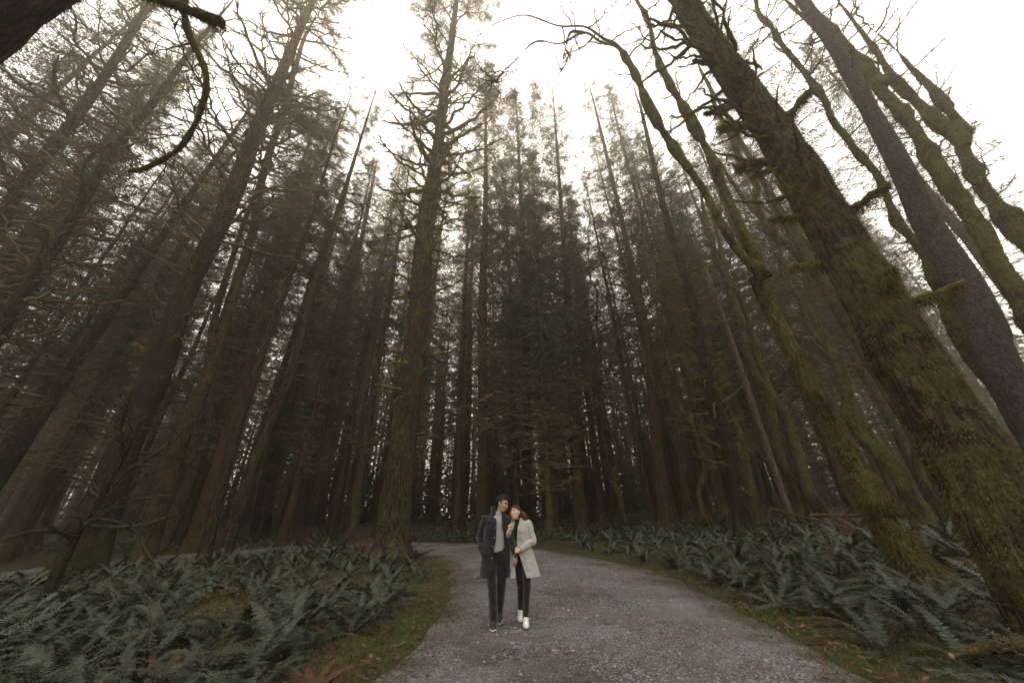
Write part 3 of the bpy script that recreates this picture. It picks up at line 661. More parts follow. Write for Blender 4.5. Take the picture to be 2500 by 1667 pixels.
hero('R3', 'maple_tree', 'shaggy moss-coated double-stemmed tree in ferns, upper stem arching over the path', 'knobby', 'bark_lush', 26, .3, seed=60, step=.07,
     stems=[R3A, R3B, R3C, R3D], limbs=[('dead', 9, 26, 40, 1.0, 2.2, 10, 50), ('moss', 5, 24, 24, .6, 1.3, 0, 50)], fuzz=(16000, .085, 0, 30, 'moss'))
hero('R4', 'spruce_tree', 'giant moss-clad trunk leaning in from the side, thickest of all', 'mossy', 'bark_moss', 64, .16, top=34, seed=61, step=.07, ywob=.05,
     limbs=[('stub', 4.0, 13, 14, .55, .8, -10, 30, R_(110), R_(330)), ('moss', 6.5, 16, 24, 1.0, 1.9, 0, 40, R_(120), R_(250)), ('moss', 9, 18, 18, .9, 1.6, 0, 45), ('long', 13, 22, 14, 1.6, 2.2, 10, 45),
            ('dead', 8, 16, 8, .8, 1.4, 0, 40)],
     fuzz=(52000, .055, 0, 18, 'moss_r4'))
hero('R5', 'spruce_tree', 'straight grey scaly-barked trunk without moss beside the giant trunk', 'scaly', 'bark_grey', 36, .2, top=44, seed=62, step=.1,
     limbs=[('dead', 7, 30, 26, 1.0, 2.0, 0, 40), ('moss', 8, 22, 8, .5, .8, 20, 50), ('needle', 32, 43, 20, 3.5, 1.0, 0, 20)])
R6A = [(17.75, 9, 18.5, .4), (18.0, 9.1, 20.5, .3), (17.6, 9.2, 23, .26), (17.3, 9.3, 27, .18), (17.2, 9.3, 31, .05)]
hero('R6', 'maple_tree', 'thick mossy trunk forking upward just beyond the grey scaly trunk', 'knobby', 'bark_lush', 22, .2, top=32, seed=63, step=.08,
     stems=[R6A], limbs=[('dead', 10, 31, 30, 1.6, 2.8, 10, 50), ('moss', 12, 26, 18, .8, 1.5, 10, 55)], fuzz=(14000, .10, 4, 28, 'moss'))
R7A = [(19.6, 9.5, 14.7, .42), (19.5, 9.5, 17.2, .38), (19.45, 9.5, 20, .32), (19.9, 9.5, 22.5, .28), (20.3, 9.5, 25.5, .2), (20.7, 9.5, 29, .07), (20.9, 9.5, 32, .015)]
R7B = [(19.7, 9.5, 14.8, .4), (20.6, 9.6, 16.5, .36), (21.0, 9.6, 19, .3), (21.3, 9.7, 21.3, .22), (21.45, 9.7, 22.6, .12), (21.5, 9.7, 23.4, .05), (21.5, 9.7, 24.6, .11), (21.45, 9.7, 25.2, .03), (21.4, 9.7, 26.4, .012)]
hero('R7', 'maple_tree', 'knobbly moss-covered tree forking into two stems, nearest the picture edge', 'knobby', 'bark_lush', 22, .2, seed=64, step=.08,
     stems=[R7A, R7B], limbs=[('dead', 12, 30, 34, 1.6, 3.0, 10, 50), ('moss', 10, 20, 8, .6, 1.0, 10, 50)], fuzz=(12000, .10, 6, 28, 'moss'))
hero('R8', 'maple_tree', 'slender knobbly mossy trunk squeezed between the giant trunk and the grey one', 'knobby', 'bark_lush', 18, .2, top=32, seed=65, step=.08, sway=.35,
     limbs=[('dead', 10, 30, 36, 1.2, 2.4, 10, 50), ('moss', 8, 26, 14, .6, 1.1, 10, 50)], fuzz=(10000, .085, 2, 28, 'moss'))
R9A = [(14.4, 14, 14.0, .26), (13.7, 14, 16.5, .22), (13.3, 14.1, 20, .18), (12.7, 14.2, 25, .14), (12.3, 14.2, 30, .05)]
hero('R9', 'maple_tree', 'thin wavy mossy trunk seen just left of the giant trunk', 'knobby', 'bark_lush', 16, .2, top=33, seed=66, step=.1, sway=.5,
     stems=[R9A], limbs=[('dead', 8, 30, 26, 1.4, 2.2, 10, 50), ('moss', 6, 24, 14, .8, 1.3, 10, 55)], fuzz=(7000, .08, 2, 26, 'moss'))
big_tree('alder_tree', 'bare smooth pale trunk among the mossy stems behind the spiky tree', 19.5, [(13.9, .2, .34), (13.9, 5, .32), (14.0, 11, .28), (14.1, 16, .22)],
         'scaly', 'bark_pale', 14, .15, top=26, seed=67, limbs=[('dead', 12, 25, 20, 1.6, 1.2, 20, 60)])
big_tree('maple_tree', 'mossy trunk on the fern slope half hidden behind the giant trunk', 13.0, [(14.9, .2, .6), (14.8, 4, .5), (14.6, 9, .45), (14.5, 14, .38)],
         'mossy', 'bark_moss', 18, .35, top=30, seed=68, limbs=[('moss', 4, 16, 12, .8, 1.4, 0, 40), ('dead', 8, 28, 24, 1.8, 2.0, 10, 50)], fuzz=(2000, .07, 0, 12, 'moss'))
for q, (x, y, d, h, lab) in enumerate([
    (12.6, 20.5, .36, 26, 'thin crooked mossy stem leaning beside the spiky dark trunk'),
    (13.2, 22.5, .42, 28, 'mossy stem with curled branches between the spiky trunk and the close pair'),
    (17.2, 17.0, .34, 24, 'thin mossy stem rising behind the shaggy double-stemmed tree'),
    (8.2, 30.0, .5, 40, 'mossy-limbed trunk between the path bend and the pale-barked trunk'),
    (11.3, 22.8, .34, 30, 'wavy mossy stem close behind the spiky dark trunk'),
    (14.9, 24.6, .4, 30, 'curly-limbed mossy stem far behind the close pair of trunks'),
    (18.6, 21.0, .38, 26, 'mossy crooked stem on the upper fern slope beyond the close pair'),
    (12.2, 26.5, .42, 34, 'tall wavy mossy stem between the pale-barked and the spiky trunk'),
    (16.0, 14.6, .3, 24, 'slim crooked mossy stem under the fern slope trees beside the giant trunk')]):
    big_tree('maple_tree', lab, y, [(x, .1, d), (x + .2, 5, d * .9), (x - .1, 11, d * .8), (x + .3, 17, d * .6)], 'knobby', 'bark_lush', 14, .3, top=h, seed=70 + q, sway=.7,
             limbs=[('droop', 3, 10, 8, 1.0, 1.4, 0, 50), ('moss', 3, 17, 38, 1.1, 1.8, -10, 55), ('dead', 8, h - 2, 44, 1.8, 1.8, 10, 55)], fuzz=(1500, .06, 0, 14, 'moss'))

# mossy snag with arching limbs in front of the massive dark trunk
SNAG = {}
M['moss_dark'] = simple('dark_moss', (0.018, 0.017, 0.010), (0.050, 0.046, 0.026), 14, 0.95, 0.1, 0.6)
for kd in ('droop', 'moss', 'dead'):
    SNAG[kd] = []
    for me in POOL[kd]:
        c = me.copy(); c.materials[0] = M['moss_dark']; SNAG[kd].append(c)
sn = thing('mossy_snag', 'small dead snag draped in moss with long arching limbs, by the picture edge', 'snag', (-10.9, 9.6, gz(-10.9, 9.6)))
mb = MB(); Cs = trunk_curve([(0, 0, -.3, .2), (-.05, 0, 1.2, .16), (.12, .05, 2.6, .13), (.1, .05, 3.9, .12), (.3, .1, 4.4, .03)], .08)
Vt, Ft, _ = tube(Cs[:, :3], Cs[:, 3] / 2, 12, bark_disp('knobby', 9.1, .3, rng)); mb.add(Vt, Ft)
obj('trunk', mb.mesh('trunk', M['bark_dark'], True), sn)
r = np.random.default_rng(91)
for q in range(30):
    z = r.uniform(1.0, 4.0); c = at_z(Cs[:, :3], z)
    kd = ('droop', 'dead', 'droop', 'moss')[q % 4]
    put_limb(sn, SNAG[kd][q % len(POOL[kd])], Vector(c), r.uniform(R_(120), R_(420)), R_(r.uniform(-10, 45)), r.uniform(1.0, 2.6), r.uniform(-.4, .4), .62)

print('heroes', round(time.time() - T0, 1))

# ------------------------------------------------------------------ the stand of conifers behind
def conifer(seed, H, d, dead0, fol0, dens=1.0, wide=1.0):
    r = np.random.default_rng(seed)
    z = np.concatenate([np.linspace(-.4, 2, 8), np.linspace(3.5, H, 22)])
    cx = np.cumsum(r.normal(0, .05, len(z))); cy_ = np.cumsum(r.normal(0, .05, len(z)))
    C = np.stack([cx, cy_, z], 1); rad = np.maximum(d / 2 * np.clip(1.02 - z / H, 0, 1) ** .75, .02)
    mb = MB(); Vt, Ft, _ = tube(C, rad, 11, bark_disp('fissure', seed, .3, r)); mb.add(Vt, Ft)
    tr = mb.mesh('trunk', M[('bark_stand', 'bark_olive', 'bark', 'bark_red', 'bark_stand', 'bark_olive')[seed % 6]], True)
    cb = MB(); lo = MB()
    nd = int(150 * dens)
    for q in range(nd):                                # dead lower limbs with twigs
        zz = dead0 + (fol0 * 1.25 - dead0) * r.random(); c = [np.interp(zz, z, cx), np.interp(zz, z, cy_), zz]
        az = r.uniform(0, 6.283); L = r.uniform(.8, 3.0); u = np.linspace(0, 1, 5)
        dz = r.uniform(-.6, .35) * u + r.uniform(.0, .6) * u ** 2
        c2 = np.stack([c[0] + np.cos(az) * u * L, c[1] + np.sin(az) * u * L, c[2] + dz * L], 1)
        Vt, Ft, _ = tube(c2, .048 * (1.1 - u), 4); cb.add(Vt, Ft, 0)
        nb = 8; t = r.uniform(.15, 1, nb)
        P = np.stack([np.interp(t, u, c2[:, k]) for k in range(3)], 1)
        D = np.stack([np.cos(az + r.choice([-1, 1], nb) * r.uniform(.5, 1.3, nb)), np.sin(az + r.choice([-1, 1], nb) * r.uniform(.5, 1.3, nb)), r.uniform(-.5, .2, nb)], 1) * (L * r.uniform(.12, .4, nb))[:, None]
        cb.add(*tri_blades(P, D, np.stack([r.normal(0, .5, nb), r.normal(0, .5, nb), np.ones(nb)], 1) * .022), 0)
    nf = int((H - fol0) * 5.2 * dens)
    for q in range(nf):
        f = (q + r.random()) / nf; zz = fol0 + (H - .3 - fol0) * f
        c = np.array([np.interp(zz, z, cx), np.interp(zz, z, cy_), zz])
        az = q * 2.399 + r.normal(0, .4)
        L = wide * 1.25 * (3.4 * (1 - f) ** .7 * min(1, .45 + f * 2.5) + .35) * r.uniform(.55, 1.2)
        o = np.array([math.cos(az), math.sin(az), 0]); sd_ = np.array([-o[1], o[0], 0])
        dp = -r.uniform(.05, .35); cu = r.uniform(.0, .3)
        u = np.linspace(0, 1, 4); c2 = c + o * (u * L)[:, None] + np.array([0, 0, 1]) * ((dp * u + cu * u * u) * L)[:, None]
        Vt, Ft, _ = tube(c2, .028 * (1.1 - u), 3); cb.add(Vt, Ft, 0)
        nb = int(40 + 115 * L / 3.4)
        t = r.uniform(.12, 1.02, nb); lat = r.normal(0, .20, nb) * L * (1.15 - t)
        P = c + o * (t * L)[:, None] + sd_ * lat[:, None] + np.array([0, 0, 1]) * ((dp * t + cu * t * t) * L - np.abs(lat) * .25)[:, None] + r.normal(0, .06, (nb, 3))
        D = o * r.uniform(.1, .9, nb)[:, None] + sd_ * (np.sign(lat) * r.uniform(0, .9, nb))[:, None] + np.array([0, 0, -1]) * r.uniform(.0, .9, nb)[:, None]
        D *= (r.uniform(.12, .36, nb) / np.linalg.norm(D, axis=1))[:, None]
        cb.add(*tri_blades(P, D, rand_dirs(nb, r) * r.uniform(.024, .05, nb)[:, None]), 1)
        if q % 3 == 0:
            nb = 5; k = r.integers(0, 1000)
            D2 = D[:nb] * 4.0; lo.add(*tri_blades(P[:nb], D2, rand_dirs(nb, r) * .22), 1)
    return tr, cb.mesh('crown', [M['twig'], M['needle']]), lo, (C, rad)

VAR = [conifer(201, 46, .62, 5, 17), conifer(202, 52, .8, 6, 20), conifer(203, 40, .48, 4, 15), conifer(204, 48, .66, 5, 13, 1.1, 1.15),
       conifer(205, 34, .42, 3.0, 10, .9, .85), conifer(206, 50, .72, 6, 23, .9)]
taken = [(v[1][0][0], v[0]) for v in HERO.values()]
r = np.random.default_rng(33)
spots = []
hand = [(-12.6, 29.6, 1), (-8.6, 30, 3), (-5.2, 33, 1), (.1, 31, 0), (2.9, 30, 3), (-.9, 36, 4), (7.2, 33, 0), (9.4, 35, 3), (3.4, 37, 1), (13.5, 31, 5), (17.5, 28, 3),
        (-11.5, 32, 0), (-14.5, 30.5, 5), (-25.5, 28, 3), (-29.5, 23, 0), (-27, 31, 1), (-33, 18, 3), (21, 24, 0), (24.5, 20, 5), (27, 25, 3), (33, 19, 1),
        (-36, 15, 0), (-38, 20, 1), (-42, 17, 3), (-35, 24, 3), (-31, 16.5, 0), (-44, 24, 3), (-27, 21, 3), (-38, 12, 5), (-46, 15, 3), (-34, 13.2, 4), (-30, 19.3, 4), (-40, 22.5, 4), (-29.4, 14.6, 4), (-33, 28, 4), (-37, 17.6, 4)]
spots += hand
tries = 0
# fuller crowns for the three straight trees behind the couple
for rt_, vi, sc in ((B1T, 1, (1.1, 1.1, 1.22)), (B2T, 3, (1.12, 1.12, 1.24)), (B3T, 0, (1.15, 1.15, 1.3))):
    obj('crown', VAR[vi][1], rt_).scale = sc
while len(spots) < 172 and tries < 8000:
    tries += 1
    yy = 25 + 42 * r.random() ** 1.1; xx = r.uniform(-1.45, 1.4) * yy
    if road_d([xx], [yy])[0] < 1.4: continue
    if any((xx - a) ** 2 + (yy - b) ** 2 < (1.7 + .028 * yy) ** 2 for a, b, *_ in spots): continue
    if any((xx - a) ** 2 + (yy - b) ** 2 < 2.2 ** 2 for a, b in taken): continue
    spots.append((xx, yy, int(r.integers(len(VAR)))))
def zone(x, y):
    a = math.degrees(math.atan2(x, y)); dd = 'near' if y < 36 else 'mid' if y < 50 else 'far'
    s = 'left of the central trunk' if a < -22 else 'behind the couple' if a < 12 else 'right of the path bend' if a < 30 else 'beyond the fern slope'
    w = {'near': 'slim conifer in the front rank of the stand ', 'mid': 'narrow conifer deeper in the shaded stand ', 'far': 'hazy thin conifer in the back rows of the stand '}[dd]
    return w + s, 'conifers ' + s + ', ' + {'near': 'front rank', 'mid': 'middle rows', 'far': 'back rows'}[dd]
ORD = ['first', 'second', 'third', 'fourth', 'fifth', 'sixth', 'seventh', 'eighth', 'ninth', 'tenth', 'eleventh', 'twelfth', 'thirteenth', 'fourteenth', 'fifteenth', 'sixteenth', 'seventeenth', 'eighteenth', 'nineteenth', 'twentieth'] + ['twenty-' + w_ for w_ in ('first', 'second', 'third', 'fourth', 'fifth', 'sixth', 'seventh', 'eighth', 'ninth')] + ['thirtieth'] + ['thirty-' + w_ for w_ in ('first', 'second', 'third', 'fourth', 'fifth', 'sixth', 'seventh', 'eighth', 'ninth')]
front = {}
for xx, yy, vv in sorted(spots, key=lambda t_: t_[0] / max(t_[1], 1)):
    front.setdefault(zone(xx, yy)[0], []).append((xx, yy))
for q, (xx, yy, vv) in enumerate(spots):
    tr, cr_, lo, _ = VAR[vv]
    lab, grp = zone(xx, yy)
    fo = front[lab].index((xx, yy)); lab = (lab.replace('in the front rank of the stand', 'of the front rank').replace('deeper in the shaded stand', 'of the middle rows').replace('in the back rows of the stand', 'of the back rows') + ', ' + ORD[fo] + ' from left') if fo < len(ORD) else lab
    t = thing('conifer_tree', lab, 'tree', (xx, yy, gz(xx, yy)), grp)
    t.rotation_euler = (r.normal(0, .012), r.normal(0, .012), r.uniform(0, 6.28)); s = r.uniform(.85, 1.12)
    t.scale = (s * r.uniform(.85, 1.2), ) * 2 + (s,)
    obj('trunk', tr, t); obj('crown', cr_, t)

r = np.random.default_rng(44); yg = []
while len(yg) < 10:
    yy = r.uniform(28, 58); xx = r.uniform(-1.35, 1.3) * yy
    if road_d([xx], [yy])[0] < 2.5 or any((xx - a) ** 2 + (yy - b) ** 2 < 3 for a, b, *_ in spots + yg): continue
    yg.append((xx, yy))
yg.sort(key=lambda t_: t_[0] / t_[1])
for q, (xx, yy) in enumerate(yg):
    side = 'left of the central trunk' if xx / yy < -.33 else 'behind the couple' if xx / yy < .2 else 'right of the path bend'
    t = thing('young_conifer', 'short young conifer shaded by tall trunks ' + side + ', ' + ORD[sum(1 for a, b in yg[:q] if ('left of the central trunk' if a / b < -.33 else 'behind the couple' if a / b < .2 else 'right of the path bend') == side)] + ' from left', 'tree', (xx, yy, gz(xx, yy)), 'young conifers ' + side)
    s = r.uniform(.22, .42); t.scale = (s * 1.25, s * 1.25, s); t.rotation_euler = (0, 0, r.uniform(0, 6.28))
    v_ = VAR[(3, 4)[q % 2]]; obj('trunk', v_[0], t); obj('crown', v_[1], t)

# far-off wood: rows too distant to tell apart
mb = MB(); r = np.random.default_rng(55); cnt = 0
lows = []
for tr, cr_, lo, (C, rad) in VAR:
    v = np.concatenate(lo.v); f = np.concatenate([x[0] for x in lo.f]); Vt, Ft, _ = tube(C[::4], rad[::4], 4); lows.append((v, f, Vt, Ft))
while cnt < 700:
    yy = r.uniform(50, 135) if cnt % 3 else r.uniform(40, 70); xx = r.uniform(-1.9, 1.6) * yy; cnt += 1
    if yy < 62 and abs(xx) < 1.4 * yy: yy += 24
    v, f, Vt, Ft = lows[int(r.integers(len(lows)))]
    a = r.uniform(0, 6.28); s = r.uniform(.8, 1.1); ca, sa = math.cos(a), math.sin(a)
    Mx = np.array([[ca, -sa, 0], [sa, ca, 0], [0, 0, 1]]) * s; o = np.array([xx, yy, .9])
    mb.add(Vt @ Mx.T + o, Ft, 0); mb.add(v @ Mx.T + o, f, 1)
    nb = 60; zz = 1 + 30 * r.random(nb) ** 1.3; az = r.uniform(0, 6.28, nb)
    P = np.stack([xx + 0 * zz, yy + 0 * zz, zz], 1); D = np.stack([np.cos(az), np.sin(az), r.uniform(-.3, .3, nb)], 1) * r.uniform(1, 3, nb)[:, None]
    mb.add(*tri_blades(P, D, np.array([[0, 0, .11]]).repeat(nb, 0)), 0)
    nb = 80; P = np.stack([xx + r.normal(0, 2.6, nb), yy + r.normal(0, 2.6, nb), 9.5 * r.random(nb) ** 1.2 + .4], 1)      # shrubby understorey
    mb.add(*tri_blades(P, rand_dirs(nb, r) * r.uniform(.5, 1.5, nb)[:, None], rand_dirs(nb, r) * .28), 1 if cnt % 2 else 0)
tag(obj('distant_forest', mb.mesh('distant_forest', [M['bark_dark'], M['needle']])), 'far-off wood of conifers closing the view between the trunks', 'forest', kind='stuff')
print('conifers', round(time.time() - T0, 1))

# ------------------------------------------------------------------ ferns
def frond(seed, n=46, lod=0):
    """one sword-fern frond of unit length along +X arching over; leaflets on both sides"""
    r = np.random.default_rng(seed); mb = MB()
    arch = r.uniform(.55, .95); up0_ = r.uniform(.50, .92); sd_ = r.normal(0, .06)
    def cl(t):
        a0 = up0_; a1 = up0_ - 1.6 * arch
        ang = a0 + (a1 - a0) * t ** 1.1
        return ang
    tt = np.linspace(0, 1, 40); an = cl(tt); dx = np.cos(an); dz = np.sin(an)
    X = np.concatenate([[0], np.cumsum((dx[1:] + dx[:-1]) / 2 / 39)]); Zc = np.concatenate([[0], np.cumsum((dz[1:] + dz[:-1]) / 2 / 39)])
    Yc = sd_ * tt ** 2
    C = np.stack([X, Yc, Zc], 1)
    if lod < 2:
        Vt, Ft, _ = tube(C[::6 if lod else 4], .0055 * (1.05 - tt[::6 if lod else 4]), 3); mb.add(Vt, Ft, 1)
    t = np.linspace(.12, .985, n)
    P = np.stack([np.interp(t, tt, C[:, k]) for k in range(3)], 1)
    an = np.interp(t, tt, an); T = np.stack([np.cos(an), 0 * an, np.sin(an)], 1); N = np.stack([-np.sin(an), 0 * an, np.cos(an)], 1)
    ln = .105 * np.clip(np.minimum((t + .02) / .22, 1), 0, 1) ** .6 * np.clip((1.03 - t) / .62, 0, 1) ** .75
    for s in (-1, 1):
        lift = r.uniform(-.25, .28, n)
        D = np.array([0, s, 0])[None] * .93 + T * r.uniform(.22, .42, n)[:, None] + N * lift[:, None]
        D = D * (ln * r.uniform(.85, 1.1, n))[:, None]
        wv = T * (.5 / n * .80)
        if lod == 0:
            midp = P + D * .45 + N * (ln * .06)[:, None]
            V = np.stack([P - wv * .55, P + wv * .55, midp + wv * .95, P + D, midp - wv * .75], 1).reshape(-1, 3)
            k = np.arange(n)[:, None] * 5
            mb.add(V, np.concatenate([np.concatenate([k, k + 1, k + 2], 1), np.concatenate([k, k + 2, k + 4], 1), np.concatenate([k + 4, k + 2, k + 3], 1)]), 0)
        else:
            mb.add(*tri_blades(P, D, wv * (1.0 if lod == 1 else 1.25)), 0)
    return mb

FM = [M['fern'], M['rachis']]; FMD = [M['fern_dead'], M['rachis']]
F0 = [frond(300 + q) for q in range(7)]; F0M = [f.mesh('frond', FM) for f in F0]; F0D = [f.mesh('frond', FMD) for f in F0[:3]]
F1 = [frond(330 + q, 30, 1) for q in range(6)]
F2 = [frond(360 + q, 13, 2) for q in range(5)]

def mb_xf(dst, src, Mx):
    A = np.array(Mx)
    for v, (f, mi) in zip(src.v, src.f):
        base = f.min() if len(f) else 0
        dst.add(v @ A[:3, :3].T + A[:3, 3], f - base, mi)

def frond_xf(r, size):
    az = r.uniform(0, 6.28); pit = r.uniform(-.30, .48); L = size * r.uniform(.6, 1.15)
    off = r.uniform(0, .06)
    return Matrix.Translation((math.cos(az) * off, math.sin(az) * off, -.02)) @ Matrix.Rotation(az, 4, 'Z') @ Matrix.Rotation(-pit, 4, 'Y') @ Matrix.Rotation(r.normal(0, .22), 4, 'X') @ Matrix.Diagonal((L, L, L, 1))

def fern_mb(seed, pool, nf):
    r = np.random.default_rng(seed); mb = MB()
    for q in range(nf): mb_xf(mb, pool[q % len(pool)], frond_xf(r, 1.0))
    return mb
FERN1 = [fern_mb(400 + q, F1, 17) for q in range(7)]; FERN1M = [f.mesh('fern', FM) for f in FERN1]
FERN2 = [fern_mb(420 + q, F2, 12) for q in range(5)]

r = np.random.default_rng(77)
trunks = [(HERO[k_][1][0][0] if k_ not in ('L1', 'L2', 'L2b') else HERO[k_][1][0][0] + .3, HERO[k_][0], .9 if k_ in ('R4', 'C', 'L3') else .45) for k_ in HERO] + [(-3.9, .87, .8)]
cand = []
def scatter(n, xr, yr, mind, edge, keep=lambda x, y: True):
    got = 0
    for _ in range(n):
        x = r.uniform(*xr); y = r.uniform(*yr)
        if abs(x) > 1.55 * y + 2.5 or not keep(x, y): continue
        if road_d([x], [y])[0] < edge: continue
        if any((x - a) ** 2 + (y - b) ** 2 < c * c for a, b, c in trunks): continue
        if any((x - a) ** 2 + (y - b) ** 2 < mind * mind for a, b, *_ in cand): continue
        cand.append((x, y))
scatter(2800, (-9.5, -1.6), (3.2, 9), .45, 1.0)
scatter(900, (-14, -2), (9, 14.5), .72, .8)
scatter(2200, (3.4, 11), (3.6, 13), .55, .8)
scatter(1500, (3, 20), (11, 27), .8, .8)
scatter(800, (-13, -4), (14, 22), 1.0, .7)
scatter(700, (-9, 8), (25, 33), .8, .7)
NEAR_D = 10.5
cand.sort(key=lambda p: p[0] ** 2 + p[1] ** 2)
near = [c for c in cand if math.hypot(*c) < 7.6][:150]
mid_ = [c for c in cand if c not in near][:300 - len(near)]
rest = [c for c in cand if c not in near and c not in mid_]
def fern_zone(x, y):
    if x < 0 and y < 26:
        if y < 6 and x > -3.2: return 'sword fern spilling toward the gravel in the bottom corner bank', 'ferns at the bottom of the fern bank'
        if y < 9: return 'dark sword fern low in the fern bank on the shaded side', 'ferns low in the shaded fern bank'
        if y < 14.6: return 'sword fern at the back of the shaded bank near the massive dark trunk', 'ferns at the back of the shaded bank'
        return 'small fern beside the far loop of path behind the central trunk', 'ferns by the far loop of path'
    if y >= 24.5 and x < 9: return 'fern in the row behind the path bend at the feet of the couple', 'ferns behind the path bend'
    if y < 8: return 'bluish sword fern with long arching fronds near the giant mossy trunk', 'ferns near the giant trunk'
    if y < 14: return 'sword fern crowding the gravel edge on the fern slope', 'ferns along the gravel edge of the fern slope'
    return 'fern in the thick of the slope among the mossy trunks', 'ferns up the fern slope'
rows = {}
for (x, y) in near + mid_: rows.setdefault((fern_zone(x, y)[0], int(math.hypot(x, y) / .45)), []).append((x, y))
for v_ in rows.values(): v_.sort(key=lambda t_: math.atan2(t_[0], t_[1]))
zrow = {}
for kz_, kr in sorted(rows): zrow.setdefault(kz_, []).append(kr)
def fern_label(x, y):
    lab, grp = fern_zone(x, y); kr = int(math.hypot(x, y) / .45); ro_ = zrow[lab].index(kr); po = rows[(lab, kr)].index((x, y))
    nm = {'ferns at the bottom of the fern bank': 'near the gravel, bottom corner', 'ferns low in the shaded fern bank': 'in the shaded bank', 'ferns at the back of the shaded bank': 'behind the shaded bank',
          'ferns near the giant trunk': 'near the giant trunk', 'ferns along the gravel edge of the fern slope': 'along the gravel edge', 'ferns by the far loop of path': 'by the path loop',
          'ferns behind the path bend': 'behind the path bend', 'ferns up the fern slope': 'up the fern slope'}[grp]
    return 'sword fern ' + nm + ', ' + ORD[ro_] + ' row from the camera, ' + ORD[po] + ' from left', grp
for (x, y) in near:
    lab, grp = fern_label(x, y)
    t = thing('fern', lab, 'fern', (x, y, gz(x, y)), grp)
    sz = r.uniform(.5, .95); br = .03 + .16 * (r.random() < .2)
    for q in range(int(r.integers(14, 23))):
        me = F0D[q % 3] if r.random() < br else F0M[int(r.integers(len(F0M)))]
        obj('frond', me, t, mat=frond_xf(r, sz))
for (x, y) in mid_:
    lab, grp = fern_label(x, y)
    o = tag(obj('fern', FERN1M[int(r.integers(len(FERN1M)))], loc=(x, y, gz(x, y))), lab, 'fern', grp)
    s = r.uniform(.6, 1.05); o.scale = (s, s, s * r.uniform(.8, 1.1)); o.rotation_euler = (0, 0, r.uniform(0, 6.28))
mb = MB()
for (x, y) in rest:
    s = r.uniform(.7, 1.1); mb_xf(mb, FERN2[int(r.integers(len(FERN2)))], Matrix.Translation((x, y, gz(x, y))) @ Matrix.Rotation(r.uniform(0, 6.28), 4, 'Z') @ Matrix.Diagonal((s, s, s, 1)))
if rest: tag(obj('fern_undergrowth', mb.mesh('fern_undergrowth', FM)), 'mass of distant ferns carpeting the forest floor', 'undergrowth', kind='stuff')
print('ferns', len(near), len(mid_), len(rest), round(time.time() - T0, 1))

# low green undergrowth filling the floor between the far trunks
mb = MB(); r = np.random.default_rng(88); nb = 26000
yy = 24 + 50 * r.random(nb) ** 1.5; xx = r.uniform(-1.35, 1.35, nb) * yy
kz = ground_z(xx, yy); ok = road_d(xx, yy) > .5; xx, yy, kz = xx[ok], yy[ok], kz[ok]; nb = len(xx)
hgt = fbm(np.stack([xx * .3, yy * .3, xx * 0], 1), 2)
P = np.stack([xx, yy, kz + r.uniform(0, 1, nb) * hgt * 1.1], 1); D = rand_dirs(nb, r) * .3; D[:, 2] = np.abs(D[:, 2]) * .8
mb.add(*tri_blades(P, D * r.uniform(.6, 1.6, nb)[:, None], rand_dirs(nb, r) * .05))
tag(obj('undergrowth', mb.mesh('undergrowth', M['fern'])), 'low green undergrowth between the far trunks', 'undergrowth', kind='stuff')

# bare shrubs and dead bracken
def bare_shrub(seed, m):
    r = np.random.default_rng(seed); mb = MB()
    for q in range(42):
        az = r.uniform(0, 6.28); el = r.uniform(.5, 1.45); L = r.uniform(.5, 1.2); u = np.linspace(0, 1, 5)
        d = np.array([math.cos(az) * math.cos(el), math.sin(az) * math.cos(el), math.sin(el)])
        c = d * (u * L)[:, None] + np.cumsum(r.normal(0, .035, (5, 3)), 0) * u[:, None] + np.array([0, 0, -.25]) * (u ** 2 * L * r.random())[:, None]
        c[:, :2] += r.normal(0, .12, 2)
        Vt, Ft, _ = tube(c, .006 * (1.1 - u), 3); mb.add(Vt, Ft)
        nb = 12; P = c[r.integers(1, 5, nb)]; mb.add(*tri_blades(P, rand_dirs(nb, r) * .22, rand_dirs(nb, r) * .003))
    return mb.mesh('shrub', m)
SH = [bare_shrub(500 + q, M['shrub']) for q in range(4)]
SP = [(-9.2, 27.8), (-7.4, 28.6), (-12.2, 28.4), (-6.5, 18.2), (-7.6, 19.5), (8.6, 22.5), (12.3, 25), (14.8, 23.5), (13.0, 15.5), (14.4, 16.2), (12.1, 14.4), (5.8, 29), (-22, 26.5), (-16, 29), (17, 20)]
SP.sort(key=lambda t_: t_[0] / t_[1]); sd_n = {}
for q, (x, y) in enumerate(SP):
    side = 'on the fern slope' if x > 7 else 'behind the path bend' if y > 24 else 'beside the central trunk'
    sd_n[side] = sd_n.get(side, -1) + 1
    o = tag(obj('bare_shrub', SH[q % 4], loc=(x, y, gz(x, y))), 'rust-brown leafless shrub ' + side + ', ' + ORD[sd_n[side]] + ' from left', 'shrub', 'leafless shrubs ' + side)
    o.rotation_euler = (0, 0, q * 1.7); s = 1.0 + .25 * math.sin(q * 2.1); o.scale = (s * 1.3, s * 1.3, s)
BK = [(-2.05, 4.55, 'rusty dead bracken at the gravel edge in the bottom corner bank'), (-1.75, 4.1, 'rusty dead bracken clump nearest the bottom edge'),
      (4.6, 7.4, 'brown dead bracken at the gravel edge before the shaggy double-stemmed tree'), (5.3, 9.2, 'brown dead bracken among ferns halfway up the gravel edge'),
      (-3.6, 7.6, 'orange dead bracken deep in the shaded fern bank'), (6.7, 11.5, 'dead bracken behind the ferns of the gravel edge')]
for q, (x, y, lab) in enumerate(BK):
    rr = np.random.default_rng(600 + q); t = thing('dead_bracken', lab, 'bracken', (x, y, gz(x, y)))
    for k2 in range(9): obj('frond', F0D[k2 % 3], t, mat=Matrix.Diagonal((.5, .5, .3, 1)) @ frond_xf(rr, 1.0))

